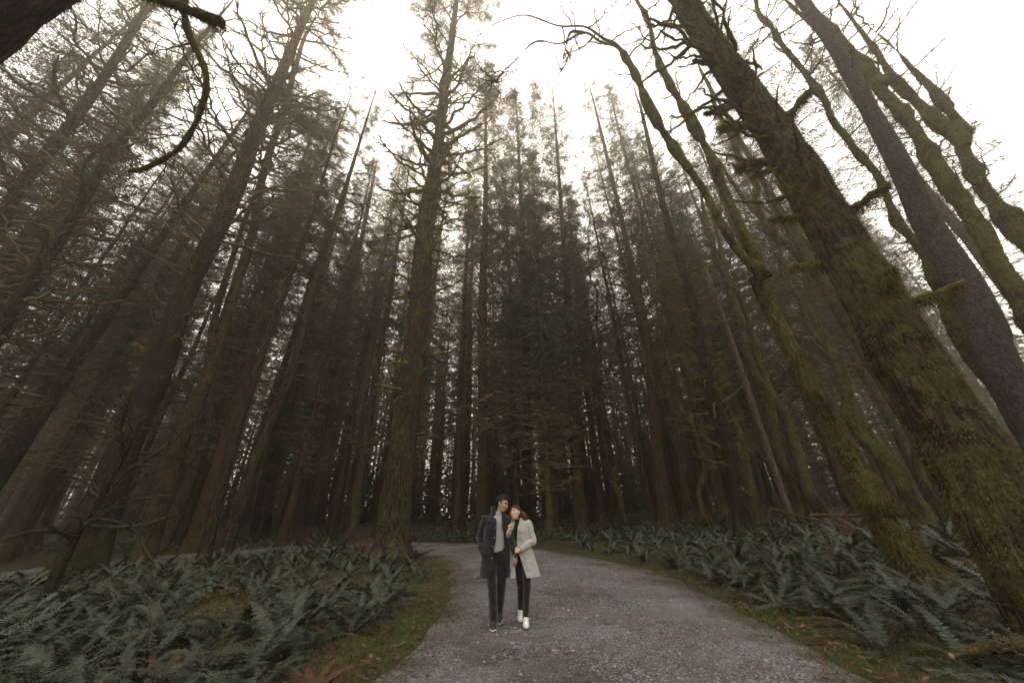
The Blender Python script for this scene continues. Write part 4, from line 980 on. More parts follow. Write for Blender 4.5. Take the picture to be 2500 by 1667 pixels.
# moss mound with orange litter in the left bank
mb = MB(); aa = np.linspace(0, 2 * np.pi, 40, endpoint=False); rings = np.linspace(1, .02, 14)
V = np.array([[math.cos(a) * q * .55, math.sin(a) * q * .4, .26 * (1 - q * q) ** .8 * (.8 + .4 * float(vnoise(np.array([math.cos(a) * q * 2, math.sin(a) * q * 2, 3.0])))) - .05] for q in rings for a in aa])
i = np.arange(13)[:, None] * 40; j = np.arange(40)[None]; F = np.stack([i + j, i + (j + 1) % 40, i + 40 + (j + 1) % 40, i + 40 + j], -1).reshape(-1, 4)
mb.add(V, F); rr = np.random.default_rng(5); nb = 3500; P = V[rr.integers(0, len(V), nb)] + rr.normal(0, .05, (nb, 3)) * [1, 1, .1]
mb.add(*tri_blades(P, rand_dirs(nb, rr) * .05 + [0, 0, .04], rand_dirs(nb, rr) * .006), 1)
nb = 350; P = V[rr.integers(0, len(V), nb)] + [0, 0, .03] + rr.normal(0, .03, (nb, 3)); mb.add(*tri_blades(P, rand_dirs(nb, rr) * .07, rand_dirs(nb, rr) * .02), 2)
tag(obj('moss_mound', mb.mesh('moss_mound', [M['moss_dull'], M['moss_dull'], M['leaf']], True), loc=(-4.7, 6.7, gz(-4.7, 6.7) + .2)), 'low mossy hump with orange leaf litter in the shaded fern bank', 'mound')

# ------------------------------------------------------------------ logs and sticks
def log(name, label, pts, m, mats_end=None, sides=14, cat='log'):
    A = np.array(pts, float); b = A[0, :3].copy(); A[:, :3] -= b
    c = trunk_curve(A, .05, 0.0)
    mb = MB(); Vt, Ft, _ = tube(c[:, :3], c[:, 3] / 2, sides, bark_disp('mossy', 4.0, 0, rng)); mb.add(Vt, Ft)
    for e in (0, -1):
        k0 = 0 if e == 0 else (len(c) - 1) * sides
        ctr = c[e, :3] + (c[0, :3] - c[1, :3] if e == 0 else c[-1, :3] - c[-2, :3]) * .6
        mb.add(np.vstack([Vt[k0:k0 + sides], ctr]), np.array([[q, (q + 1) % sides, sides] if e else [(q + 1) % sides, q, sides] for q in range(sides)]), 1)
    o = obj(name, mb.mesh(name, [M[m], M['wood']], True), loc=b); return tag(o, label, cat)
log('fallen_log', 'fallen mossy log with raw broken end under the ferns by the giant trunk', [(4.15, 4.35, .2, .05), (4.6, 4.4, .24, .10), (5.3, 4.42, .25, .14), (6.1, 4.3, .28, .17), (7.2, 4.1, .3, .2)], 'bark_moss')
log('fallen_branch', 'long mossy fallen branch lying across the fern slope', [(13.4, 17.6, 1.2, .16), (15.4, 17.2, 1.15, .14), (17.6, 16.6, 1.2, .1)], 'bark_lush', sides=8, cat='branch')
log('fallen_branch', 'fallen branch propped against the close pair of mossy trunks', [(12.2, 18.4, 1.5, .12), (14.2, 18.6, 1.0, .12), (16.2, 18.9, .8, .08)], 'bark_lush', sides=8, cat='branch')
log('dead_stick', 'thin bare curved twig sticking up from the shaded fern bank', [(-4.4, 5.2, -.05, .022), (-4.42, 5.15, .4, .018), (-4.6, 5.1, .75, .013), (-5.0, 5.1, .92, .006)], 'bark_pale', sides=6, cat='stick')
log('dead_stick', 'thin pale twig arching over ferns beside the shaggy double-stemmed tree', [(6.6, 7.1, .6, .014), (6.75, 7.1, 1.05, .012), (7.4, 7.1, 1.1, .009), (8.0, 7.2, 1.15, .005)], 'bark_pale', sides=6, cat='stick')
log('dead_stick', 'long dry cane leaning from the gravel edge into the slope ferns', [(5.5, 8.6, .1, .012), (4.9, 8.4, .55, .01), (4.3, 8.2, .9, .005)], 'bark_pale', sides=6, cat='stick')
for q, (p0, p1, p2) in enumerate([((5.6, 4.2, .2), (5.3, 4.2, 1.0), (4.75, 4.1, 1.6)), ((5.35, 4.3, .1), (5.2, 4.25, .9), (5.3, 4.2, 1.75)), ((5.9, 4.0, .2), (5.2, 3.9, 1.1), (4.9, 3.9, 1.9))]):
    log('bare_twig', ['crooked bare twig crossing the foot of the giant trunk', 'upright forked twig before the foot of the giant trunk', 'long bare twig slanting over the giant trunk, closest to the edge'][q],
        [(*p0, .012), (*p1, .009), (*p2, .004)], 'bark_pale', sides=5, cat='twig')

# ------------------------------------------------------------------ gravel, stones, litter, verge
ico_v = np.array([(0, .526, .851), (0, -.526, .851), (0, .526, -.851), (0, -.526, -.851), (.526, .851, 0), (-.526, .851, 0), (.526, -.851, 0), (-.526, -.851, 0), (.851, 0, .526), (-.851, 0, .526), (.851, 0, -.526), (-.851, 0, -.526)])
ico_f = np.array([(0, 9, 1), (0, 5, 9), (0, 4, 5), (0, 8, 4), (0, 1, 8), (1, 9, 7), (9, 5, 11), (5, 4, 2), (4, 8, 10), (8, 1, 6), (7, 9, 11), (11, 5, 2), (2, 4, 10), (10, 8, 6), (6, 1, 7), (7, 11, 3), (11, 2, 3), (2, 10, 3), (10, 6, 3), (6, 7, 3)])
r = np.random.default_rng(99); nb = 16000
yy = 3.0 + 13 * r.random(nb) ** 1.9; xx = r.uniform(-2.2, 4.4, nb)
dd = road_d(xx, yy); pr = fbm(np.stack([xx * .9, yy * .9, xx * 0], 1), 3)
ok = (dd < .25) & (r.random(nb) < np.clip((pr - .28) * 3, .12, 1)); xx, yy, dd = xx[ok], yy[ok], dd[ok]; nb = len(xx)
sz = np.clip(r.lognormal(-5.0, .5, nb), .003, .03) * (1 + yy * .035)
pzz = .035 * (1 - np.clip(1 + dd / 2.7, 0, 1.1) ** 6 * 2.2) + (fbm(np.stack([xx * 1.1, yy * 1.1, xx * 0], 1), 3) - .5) * .05
V = ico_v[None] * sz[:, None, None] * r.uniform(.6, 1.3, (nb, 1, 3)) * r.uniform(.8, 1.2, (nb, 12, 1)) * [1, 1, .62]
a = r.uniform(0, 6.28, nb); ca, sa = np.cos(a)[:, None], np.sin(a)[:, None]
V = np.stack([V[..., 0] * ca - V[..., 1] * sa, V[..., 0] * sa + V[..., 1] * ca, V[..., 2]], -1) + np.stack([xx, yy, pzz + sz * .12], 1)[:, None]
F = (ico_f[None] + (np.arange(nb) * 12)[:, None, None]).reshape(-1, 3)
mb = MB(); mb.add(V.reshape(-1, 3), F)
tag(obj('gravel', mb.mesh('gravel', M['stone'])), 'loose grey gravel chips strewn over the path', 'gravel', kind='stuff')
for q in range(26):
    y = 3.4 + 6 * r.random() ** 1.3; x = r.uniform(-.6, 3.2)
    if road_d([x], [y])[0] > -.2: continue
    s = r.uniform(.018, .042); mb = MB(); mb.add(ico_v * s * r.uniform(.6, 1.3, 3) * r.uniform(.8, 1.2, (12, 1)) * [1, 1, .5], ico_f)
    obj('stone', mb.mesh('stone', M['stone']), path, loc=(x, y, .03))

# leaf litter along the verges
nb = 22000; xx = r.uniform(-6, 7.5, nb); yy = 3 + 17 * r.random(nb) ** 1.4
dd = road_d(xx, yy); ok = (dd > -.5) & (dd < 1.6) & (r.random(nb) < np.exp(-np.abs(dd - .25) * 1.9)); xx, yy, dd = xx[ok], yy[ok], dd[ok]; nb = len(xx)
P = np.stack([xx, yy, np.maximum(ground_z(xx, yy), -.01) + .03 + r.uniform(0, .04, nb)], 1)
D = rand_dirs(nb, r) * [1, 1, .35] * r.uniform(.03, .08, nb)[:, None]; W = rand_dirs(nb, r) * [1, 1, .35] * r.uniform(.010, .028, nb)[:, None]
V = np.stack([P - D, P + W, P + D, P - W], 1).reshape(-1, 3); F = np.arange(nb * 4).reshape(-1, 4)
mb = MB(); mb.add(V, F); tag(obj('fallen_leaves', mb.mesh('fallen_leaves', M['leaf'])), 'brown fallen leaves along the gravel edges', 'leaves', kind='stuff')
nb = 5000; xx = r.uniform(-2, 4.2, nb); yy = 3 + 15 * r.random(nb) ** 1.4
dd = road_d(xx, yy); pr = fbm(np.stack([xx * .8, yy * .8, xx * 0 + 9], 1), 3); ok = (dd < -.1) & (r.random(nb) < np.clip((pr - .42) * 3 + np.exp(dd * 1.2) * .35, .02, 1)); xx, yy = xx[ok], yy[ok]; nb = len(xx)
P = np.stack([xx, yy, np.full(nb, .034) + (fbm(np.stack([xx * 1.1, yy * 1.1, xx * 0], 1), 3) - .5) * .05], 1); D = rand_dirs(nb, r) * [1, 1, .15] * r.uniform(.015, .06, nb)[:, None]; W = rand_dirs(nb, r) * [1, 1, .15] * r.uniform(.003, .014, nb)[:, None]
mb = MB(); mb.add(np.stack([P - D, P + W, P + D, P - W], 1).reshape(-1, 3), np.arange(nb * 4).reshape(-1, 4)); tag(obj('path_litter', mb.mesh('path_litter', M['litter'])), 'needles and leaf scraps scattered over the gravel', 'litter', kind='stuff')
# moss and short grass on the verges
nb = 120000; xx = r.uniform(-6, 8, nb); yy = 3 + 22 * r.random(nb) ** 1.3
dd = road_d(xx, yy); pr = fbm(np.stack([xx * 1.0, yy * 1.0, xx * 0 + 4], 1), 3)
ok = (dd > -.45) & (dd < 1.5) & (r.random(nb) < np.clip((pr - .38) * 5, 0, 1)); xx, yy = xx[ok], yy[ok]; nb = len(xx)
P = np.stack([xx, yy, np.maximum(ground_z(xx, yy), -.02) + .0], 1)
D = rand_dirs(nb, r) * .045 + np.stack([0 * xx, 0 * xx, r.uniform(.03, .09, nb)], 1); 
mb = MB(); mb.add(*tri_blades(P, D, rand_dirs(nb, r) * r.uniform(.003, .008, nb)[:, None]))
tag(obj('verge_grass', mb.mesh('verge_grass', M['grass'])), 'short mossy grass along the gravel edges', 'grass', kind='stuff')
print('ground cover', round(time.time() - T0, 1))
# ------------------------------------------------------------------ the couple (implicit surfaces meshed with surface nets)
class S:
    """signed distance helpers on points p (N,3)"""
    @staticmethod
    def rc(p, a, b, ra, rb, sy=1.0):
        a = np.array(a, np.float32); b = np.array(b, np.float32)
        q = p.copy(); q[:, 1] = (q[:, 1] - a[1]) / sy + a[1]
        b2 = b.copy(); b2[1] = (b[1] - a[1]) / sy + a[1]
        ba = b2 - a; t = np.clip(((q - a) @ ba) / (ba @ ba + 1e-9), 0, 1)
        return np.linalg.norm(q - a - t[:, None] * ba, axis=1) - (ra + (rb - ra) * t)
    @staticmethod
    def ell(p, c, ax, rad):
        """ellipsoid with axis rows ax and radii rad"""
        q = (p - np.array(c, np.float32)) @ np.array(ax, np.float32).T
        k = np.linalg.norm(q / np.array(rad, np.float32), axis=1)
        return (k - 1) * min(rad)
    @staticmethod
    def smin(a, b, k):
        h = np.clip(.5 + .5 * (b - a) / k, 0, 1); return b * (1 - h) + a * h - k * h * (1 - h)
    @staticmethod
    def U(ds, k=.02):
        o = ds[0]
        for d in ds[1:]: o = S.smin(o, d, k)
        return o

def sdf_mesh(fn, lo, hi, h, B=8):
    lo = np.array(lo, np.float32); hi = np.array(hi, np.float32)
    nb = np.ceil((hi - lo) / (h * B)).astype(int); N = nb * B
    ax = [lo[k] + (np.arange(nb[k]) + .5) * h * B - .5 * h for k in range(3)]
    cc = np.stack(np.meshgrid(*ax, indexing='ij'), -1).reshape(-1, 3).astype(np.float32)
    cv = fn(cc)
    G_ = np.repeat(np.repeat(np.repeat(cv.reshape(nb), B, 0), B, 1), B, 2).astype(np.float32)
    act = np.where(np.abs(cv) < h * B * 1.35)[0]
    o3 = np.stack(np.meshgrid(*[np.arange(B)] * 3, indexing='ij'), -1).reshape(-1, 3)
    bi = np.stack(np.unravel_index(act, nb), -1)
    for s in range(0, len(act), 600):
        idx = (bi[s:s + 600, None] * B + o3[None]).reshape(-1, 3)
        G_[idx[:, 0], idx[:, 1], idx[:, 2]] = fn((lo + idx * h).astype(np.float32))
    ins = G_ < 0
    c8 = [(a, b, c) for a in (0, 1) for b in (0, 1) for c in (0, 1)]
    sl = lambda A, o: A[o[0]:A.shape[0] - 1 + o[0], o[1]:A.shape[1] - 1 + o[1], o[2]:A.shape[2] - 1 + o[2]]
    cnt = sum(sl(ins, o).astype(np.int8) for o in c8)
    cell = (cnt > 0) & (cnt < 8)
    ci = np.argwhere(cell); vid = np.full(cell.shape, -1, np.int64); vid[tuple(ci.T)] = np.arange(len(ci))
    val = np.stack([G_[ci[:, 0] + o[0], ci[:, 1] + o[1], ci[:, 2] + o[2]] for o in c8], 1)
    pos = np.zeros((len(ci), 3)); w = np.zeros(len(ci)); c8a = np.array(c8)
    for i0 in range(8):
        for i1 in range(i0 + 1, 8):
            if np.abs(c8a[i0] - c8a[i1]).sum() != 1: continue
            a, b = val[:, i0], val[:, i1]; m = (a < 0) != (b < 0)
            t = np.where(m, a / np.where(m, a - b, 1), 0)
            pos += np.where(m[:, None], c8a[i0] + (c8a[i1] - c8a[i0]) * t[:, None], 0); w += m
    V = lo + (ci + pos / w[:, None]) * h
    quads = []
    for ax_ in range(3):
        d = [0, 0, 0]; d[ax_] = 1
        A = ins[:ins.shape[0] - d[0], :ins.shape[1] - d[1], :ins.shape[2] - d[2]]; Bq = ins[d[0]:, d[1]:, d[2]:]
        e = np.argwhere(A != Bq); u, v = (ax_ + 1) % 3, (ax_ + 2) % 3
        e = e[(e[:, u] > 0) & (e[:, v] > 0) & (e[:, u] < cell.shape[u]) & (e[:, v] < cell.shape[v]) & (e[:, ax_] < cell.shape[ax_])]
        fl = A[tuple(e.T)]
        def g_(du, dv):
            k = e.copy(); k[:, u] -= du; k[:, v] -= dv; return vid[tuple(k.T)]
        q = np.stack([g_(1, 1), g_(0, 1), g_(0, 0), g_(1, 0)], 1); q[~fl] = q[~fl][:, ::-1]
        quads.append(q)
    F = np.concatenate(quads); F = F[(F >= 0).all(1)]
    return V, F

def part_mesh(name, fn, lo, hi, h, mats, parent, split=None, label=None):
    V, F = sdf_mesh(fn, lo, hi, h)
    mb = MB()
    if split is None: mb.add(V, F)
    else:
        mi = split(V[F].mean(1)); mb.v.append(V); mb.n = len(V)
        for k in np.unique(mi): mb.f.append((F[mi == k], int(k)))
    o = obj(name, mb.mesh(name, mats, True), parent)
    if label: o['label'] = label
    return o

def nrm(v): v = np.array(v, float); return v / np.linalg.norm(v)

def hand_caps(wr, d, pn, side, curl=.5, size=1.0):
    """palm, four unequal bent fingers and a thumb: list of round cones. d points along the hand, pn out of the palm, thumb on the 'side' side"""
    d = nrm(d); pn = nrm(np.array(pn) - d * np.dot(pn, d)); sv = np.cross(d, pn) * side
    wr = np.array(wr, float); c = []
    kn = wr + d * .085 * size
    for q, (o, L) in enumerate(((.030, .072), (.010, .080), (-.010, .074), (-.029, .058))):
        b = kn + sv * o * size
        c.append((wr + sv * o * .6 * size + d * .01, b, .017 * size, .0125 * size))
        a = curl * (.9 + .12 * q); p = b
        for seg, f in enumerate((.45, .32, .23)):
            dd = d * math.cos(a) + pn * math.sin(a); e = p + dd * L * f * size
            c.append((p, e, (.0098 - seg * .001) * size, (.0092 - seg * .001) * size)); p = e; a += curl * .85
    b = wr + sv * .022 * size + d * .022; m1 = b + (sv * .034 + d * .026 + pn * .012) * size; m2 = m1 + (sv * .006 + d * .034 + pn * .016 * (1 + curl)) * size
    c += [(b, m1, .014 * size, .0115 * size), (m1, m2, .0112 * size, .0095 * size)]
    return c

def head_fn(c, f, upv, female):
    """head centred at c looking along f"""
    f = nrm(f); upv = nrm(np.array(upv) - f * np.dot(upv, f)); s = np.cross(f, upv); A = [f, s, upv]
    P = lambda x, y, z: np.array(c) + f * x + s * y + upv * z
    k = .93 if female else 1.0
    def fn(p):
        d = S.ell(p, P(-.012 * k, 0, .028 * k), A, (.096 * k, .077 * k, .094 * k))
        d = S.smin(d, S.ell(p, P(.022 * k, 0, -.045 * k), A, (.068 * k, .060 * k, .078 * k)), .03)
        d = S.smin(d, S.rc(p, P(.045 * k, .018, -.092 * k), P(.045 * k, -.018, -.092 * k), .022 * k, .022 * k), .03)
        d = S.smin(d, S.rc(p, P(.083 * k, 0, .012 * k), P(.103 * k, 0, -.028 * k), .009 * k, .0135 * k), .014)
        for q in (-1, 1):
            d = S.smin(d, S.rc(p, P(.079 * k, q * .012, .030 * k), P(.066 * k, q * .047, .030 * k), .012 * k, .010 * k), .014)
            d = S.smin(d, S.rc(p, P(.066 * k, q * .037, -.022 * k), P(.06 * k, q * .044, -.03 * k), .020 * k, .018 * k), .02)
            e = np.linalg.norm(p - P(.090 * k, q * .031, .012 * k), axis=1) - .0125 * k
            d = -S.smin(-d, e, .008)
            d = np.minimum(d, np.linalg.norm(p - P(.068 * k, q * .031, .011 * k), axis=1) - .0125 * k)
            ear = S.ell(p, P(-.014, q * .077 * k, -.004), A, (.020, .009, .031))
            d = S.smin(d, ear, .008)
        d = S.smin(d, S.rc(p, P(.087 * k, .016, -.056 * k), P(.087 * k, -.016, -.056 * k), .0078 * k, .0078 * k), .008)
        d = S.smin(d, S.rc(p, P(.085 * k, .013, -.067 * k), P(.085 * k, -.013, -.067 * k), .0082 * k, .0082 * k), .007)
        return d
    return fn, P, A

def cloth(name, c0, c1, rough=.9, scale=40, sheen=.3):
    return simple(name, c0, c1, scale, rough, .15, .25, 0, sheen)
M['skin_m'] = simple('skin_tan', (0.36, 0.20, 0.135), (0.42, 0.24, 0.165), 12, .5, .4)
M['skin_w'] = simple('skin_warm', (0.47, 0.29, 0.20), (0.53, 0.33, 0.235), 12, .5, .4)
M['lips_m'] = simple('lips_tan', (0.29, 0.135, 0.10), (0.33, 0.16, 0.12), 12, .45, .4)
M['lips'] = simple('lips', (0.34, 0.10, 0.085), (0.40, 0.13, 0.11), 12, .4, .4)
M['eye'] = simple('eye_dark', (0.015, 0.010, 0.008), (0.03, 0.02, 0.015), 12, .2, .6)
M['teeth'] = simple('teeth', (0.62, 0.58, 0.52), (0.7, 0.66, 0.6), 12, .3, .5)
M['hair_m'] = simple('black_hair', (0.008, 0.006, 0.006), (0.030, 0.023, 0.021), 60, .6, .2, .8)
M['hair_w'] = simple('brown_hair', (0.022, 0.012, 0.008), (0.11, 0.055, 0.033), 60, .6, .2, .8)
M['navy'] = cloth('navy_wool', (0.007, 0.0075, 0.011), (0.014, 0.0145, 0.020))
M['sweater'] = cloth('grey_knit', (0.25, 0.245, 0.25), (0.33, 0.32, 0.325), scale=90)
M['black'] = cloth('black_denim', (0.007, 0.007, 0.008), (0.016, 0.015, 0.016))
M['greywool'] = cloth('light_grey_wool', (0.29, 0.288, 0.28), (0.385, 0.38, 0.37))
M['lining'] = simple('tan_lining', (0.23, 0.17, 0.11), (0.32, 0.25, 0.17), 60, .8, .2)
M['white'] = simple('white_leather', (0.62, 0.62, 0.64), (0.74, 0.74, 0.75), 20, .5, .4)
M['shoe_dk'] = simple('charcoal_knit', (0.018, 0.018, 0.019), (0.04, 0.04, 0.042), 80, .7, .3, .3)
M['button'] = simple('horn_button', (0.14, 0.12, 0.09), (0.22, 0.19, 0.14), 20, .3, .5)
M['metal'] = simple('silver', (0.6, 0.6, 0.6), (0.7, 0.7, 0.7), 20, .25, .5)

def leg_fn(hip, knee, ankle, rh, rk, ra, sy=1.08):
    return lambda p: S.smin(S.rc(p, hip, knee, rh, rk, sy), S.rc(p, knee, ankle, rk, ra, sy), .02)
def folds(p, amp, fz=38., seed=0.):
    w = vnoise(p * 7 + seed * 3.1) * 9
    return amp * (np.sin(p[:, 2] * fz * .8 + p[:, 0] * 14 + w) * .35 + (vnoise(p * np.array([13, 13, 22]) + seed) - .5) * 1.7)

def shoe(parent, toe, heel, up_tilt, m_up, m_sole, wd=.043):
    """upper with tongue and a separate sole; toe and heel are ground points of the shoe"""
    toe = np.array(toe, float); heel = np.array(heel, float); d = nrm(toe - heel); ank = heel + d * .05 + np.array([0, 0, .078])
    ball = heel + (toe - heel) * .68
    z = np.array([0, 0, 1.])
    up_f = lambda p: np.maximum(S.U([S.rc(p, heel + z * .045, ball + z * .038, wd * .92, wd * 1.08), S.rc(p, ball + z * .036, toe + z * .028 - d * .02, wd * 1.05, wd * .72),
                                     S.rc(p, ank, ball + z * .045, wd * 1.0, wd * .72), S.rc(p, ank + z * .012, ank, wd * .98, wd * 1.05)], .025), -(p[:, 2] - (heel[2] + (toe[2] - heel[2]) * .5 - 1)))
    n_ = np.array([d[1], -d[0], 0]); 
    pl = np.cross(n_, d); pl = pl * np.sign(pl[2])
    h0 = lambda p: (p - heel) @ pl
    lo = np.minimum(toe, heel) - .09; hi = np.maximum(toe, heel) + np.array([.09, .09, .21])
    u = part_mesh('shoe', lambda p: np.maximum(up_f(p), .022 - h0(p)).astype(np.float32), lo, hi, .005, [m_up], parent)
    so = lambda p: np.maximum(np.maximum(S.U([S.rc(p, heel + z * .03, ball + z * .03, wd * 1.06, wd * 1.2), S.rc(p, ball + z * .03, toe + z * .03 - d * .025, wd * 1.16, wd * .86)], .02), h0(p) - .026), -h0(p)).astype(np.float32)
    part_mesh('sole', so, lo, hi, .005, [m_sole], u)

# ---- man: dark open coat, grey sweater, hand in pocket, face turned to the woman
PZ = .03
man = thing('person', 'person in open dark overcoat and grey sweater, one hand in pocket, face turned aside', 'person', (-.35, 6.5, PZ))
hc = (.11, -.02, 1.655); hf, hP, hA = head_fn(hc, (.86, -.40, -.26), (.22, 0, 1), False)
armL = [(.178, .01, 1.415), (.245, -.03, 1.15), (.305, -.16, .92)]
armR = [(-.185, .01, 1.415), (-.268, .07, 1.16), (-.225, -.05, 1.00)]
hL = hand_caps(armL[2], (.10, -.05, -1), (-.75, .55, 0), 1, .42, 1.05)
hipR, kneeR, ankR = (-.075, 0, .92), (-.055, -.08, .50), (-.03, -.10, .10)
hipL, kneeL, ankL = (.085, 0, .92), (.085, .02, .52), (.04, .20, .13)
def man_body(p):
    t = S.U([S.rc(p, (0, .01, .95), (.0, .01, 1.15), .13, .125, .75), S.rc(p, (0, .01, 1.15), (.0, .01, 1.33), .13, .15, .72), S.rc(p, (-.14, .01, 1.40), (.14, .01, 1.40), .07, .07, .9),
             S.rc(p, (.02, .02, 1.42), (.085, .0, 1.59), .060, .052)], .06)
    t = S.smin(t, hf(p), .025)
    for a in (armL, armR):
        t = S.smin(t, S.U([S.rc(p, a[0], a[1], .047, .037), S.rc(p, a[1], a[2], .037, .026)], .015), .03)
    for h_ in hL: t = S.smin(t, S.rc(p, *h_), .006)
    for q in (leg_fn(hipR, kneeR, ankR, .075, .048, .034), leg_fn(hipL, kneeL, ankL, .075, .048, .034)): t = S.smin(t, q(p), .04)
    return t.astype(np.float32)
def face_split(P, A, c, female):
    f, s, u = A
    def sp(x):
        q = x - np.array(c); a, b, z = q @ f, q @ s, q @ u; k = .93 if female else 1.0
        m = np.zeros(len(x), int)
        m[(a > .072 * k) & (np.abs(b) < .026 * k) & (z > -.077 * k) & (z < -.050 * k) & (np.abs(z + .0615 * k) < .0135 * (1 - (b / (.028 * k)) ** 2))] = 1
        m[(a > .05) & (((np.abs(b) - .031 * k) / .0125) ** 2 + ((z - .011 * k) / .0062) ** 2 < 1)] = 2
        m[(a > .045) & (np.abs(np.abs(b) - .031 * k) < .019) & (np.abs(z - (.033 - .12 * np.abs(np.abs(b) - .027)) * k) < .0045)] = 2
        if female: m[(a > .07) & (np.abs(b) < .015) & (np.abs(z + .061 * k - 6 * b * b) < .0026)] = 3
        return m
    return sp
part_mesh('body', man_body, (-.40, -.30, 0), (.45, .34, 1.84), .006, [M['skin_m'], M['lips_m'], M['eye'], M['teeth']], man, face_split(hP, hA, hc, False))
def man_hair(p):
    q = (p - np.array(hc)) @ np.array(hA).T                 # forward, side, up
    st = .009 * (vnoise(q * np.array([38, 90, 60])) - .5)
    d = S.ell(p, hP(-.018, 0, .036), hA, (.104, .086, .100)) + st
    d = S.smin(d, S.rc(p, hP(.040, .03, .104), hP(.058, -.02, .100), .024, .020), .03)      # swept-up front
    d = S.smin(d, S.rc(p, hP(-.02, .02, .118), hP(.05, .0, .125), .024, .024), .03) + .4 * st
    face = np.maximum(q[:, 2] - (.055 + .35 * np.clip(q[:, 0] - .05, -1, 1)), -(q[:, 0] - .018))     # keep face clear: forward and low
    jag = .022 * (vnoise(p * 55) - .5)
    cut = np.where(q[:, 0] > .02, .074 - .30 * np.clip(np.abs(q[:, 1]) - .03, 0, 1) + jag - q[:, 2], (-.068 + jag - q[:, 2]))
    cut = np.where((q[:, 0] > -.036) & (q[:, 0] <= .02), np.where(q[:, 0] > .002, -.012, .018) + jag - q[:, 2], cut)
    return np.maximum(d, cut).astype(np.float32)
part_mesh('hair', man_hair, (-.06, -.2, 1.5), (.28, .18, 1.85), .005, [M['hair_m']], man)
e_ = hP(-.002, .086, -.012) if hA[1][1] < 0 else hP(-.002, -.086, -.012)
part_mesh('earbud', lambda p: (np.linalg.norm(p - e_, axis=1) - .0075).astype(np.float32), e_ - .03, e_ + .03, .004, [M['white']], man)
# trousers
def man_trs(p):
    d = S.U([leg_fn(hipR, kneeR, ankR, .098, .070, .060)(p), leg_fn(hipL, kneeL, ankL, .098, .070, .060)(p)], .03)
    d = S.smin(d, S.rc(p, (0, .01, .90), (0, .01, 1.00), .145, .138, .78), .05)
    d = d + folds(p, .008, 34)
    return np.maximum(np.maximum(d, p[:, 2] - 1.01), .075 - p[:, 2]).astype(np.float32)
part_mesh('trousers', man_trs, (-.24, -.26, .04), (.24, .34, 1.05), .006, [M['black']], man)
shoe(man, (-.035, -.30, .0), (-.03, -.045, .0), 0, M['shoe_dk'], M['white'])
shoe(man, (.05, .03, .0), (.045, .235, .085), 0, M['shoe_dk'], M['white'])
def man_swt(p):
    d = S.U([S.rc(p, (0, .005, .99), (.0, .005, 1.15), .148, .145, .80), S.rc(p, (0, .005, 1.15), (.0, .005, 1.34), .148, .152, .76), S.rc(p, (-.11, .01, 1.385), (.11, .01, 1.385), .066, .066, .9),
             S.rc(p, (.015, .005, 1.42), (.045, -.005, 1.515), .066, .060)], .06) + folds(p, .003, 30, 2)
    return np.maximum(np.maximum(d, .955 - p[:, 2]), p[:, 2] - 1.535).astype(np.float32)
part_mesh('sweater', man_swt, (-.28, -.22, .93), (.28, .24, 1.56), .006, [M['sweater']], man)
def coat_profile(p, zs, ax_, bx_, cx_, cy_):
    z = p[:, 2]; a = np.interp(z, zs, ax_); b = np.interp(z, zs, bx_); cx = np.interp(z, zs, cx_); cy = np.interp(z, zs, cy_)
    x, y = p[:, 0] - cx, p[:, 1] - cy
    k = np.sqrt((x / a) ** 2 + (y / b) ** 2 + 1e-9)
    return (k - 1) * np.minimum(a, b) * (.55 + .45 * k / (k + .3))
def man_coat(p):
    zs = [.60, .8, 1.0, 1.15, 1.3, 1.40, 1.47]
    d = coat_profile(p, zs, [.258, .240, .216, .204, .212, .205, .11], [.195, .185, .172, .162, .166, .140, .08], [-.005, 0, 0, 0, 0, 0, .02], [.02] * 7)
    d = S.smin(d, np.minimum(S.rc(p, (.0, .015, 1.435), (-.165, .015, 1.405), .072, .066, .98), S.rc(p, (.02, .015, 1.435), (.16, .015, 1.405), .072, .066, .98)), .05)
    f = folds(p, .006, 22, 1)
    d = d + f
    sh = np.maximum(d, -(d + .020))
    z = p[:, 2]
    xl = np.interp(z, [.6, .75, .95, 1.1, 1.25, 1.38, 1.46], [-.075, -.05, -.035, .005, .015, .02, .0])
    xr = np.interp(z, [.6, .75, .95, 1.1, 1.25, 1.38, 1.46], [.155, .155, .15, .145, .125, .105, .10])
    op = np.maximum(np.maximum(xl - p[:, 0], p[:, 0] - xr), p[:, 1] - .0)         # < 0 inside the open front
    sh = np.maximum(sh, -op)
    sh = np.maximum(sh, .615 - z)
    neck = S.rc(p, (.02, .0, 1.40), (.06, -.0, 1.60), .070, .064)
    sh = np.maximum(sh, -neck)
    # stand collar and turned lapels
    col = S.rc(p, (.018, .02, 1.43), (.055, .012, 1.545), .090, .078, .96)
    col = np.maximum(np.maximum(col, -(col + .017)), np.maximum(z - 1.52 + .5 * np.clip(-p[:, 1], 0, 1) + .3 * np.clip(-.0 - p[:, 0], 0, 1), 1.41 - z))
    wedge = np.maximum(np.abs(p[:, 0] - .065) - (.045 + .25 * np.clip(z - 1.45, 0, .2)), p[:, 1] + .02)
    col = np.maximum(col, -wedge)
    sh = S.smin(sh, col, .012)
    for a, rr in ((armL, (.066, .056, .045)), (armR, (.069, .060, .054))):
        s_f = S.U([S.rc(p, a[0], a[1], rr[0], rr[1]), S.rc(p, a[1], a[2], rr[1], rr[2])], .02) + folds(p, .009, 46, 5)
        if a is armL:
            e = np.array(a[2]); dd = nrm(np.array(a[2]) - np.array(a[1])); s_f = np.maximum(s_f, (p - e) @ dd - .0)
        sh = S.smin(sh, s_f, .025)
    pocket = S.rc(p, (-.24, -.05, 1.02), (-.19, -.115, .93), .05, .045, .9)
    return S.smin(sh, pocket, .03).astype(np.float32)
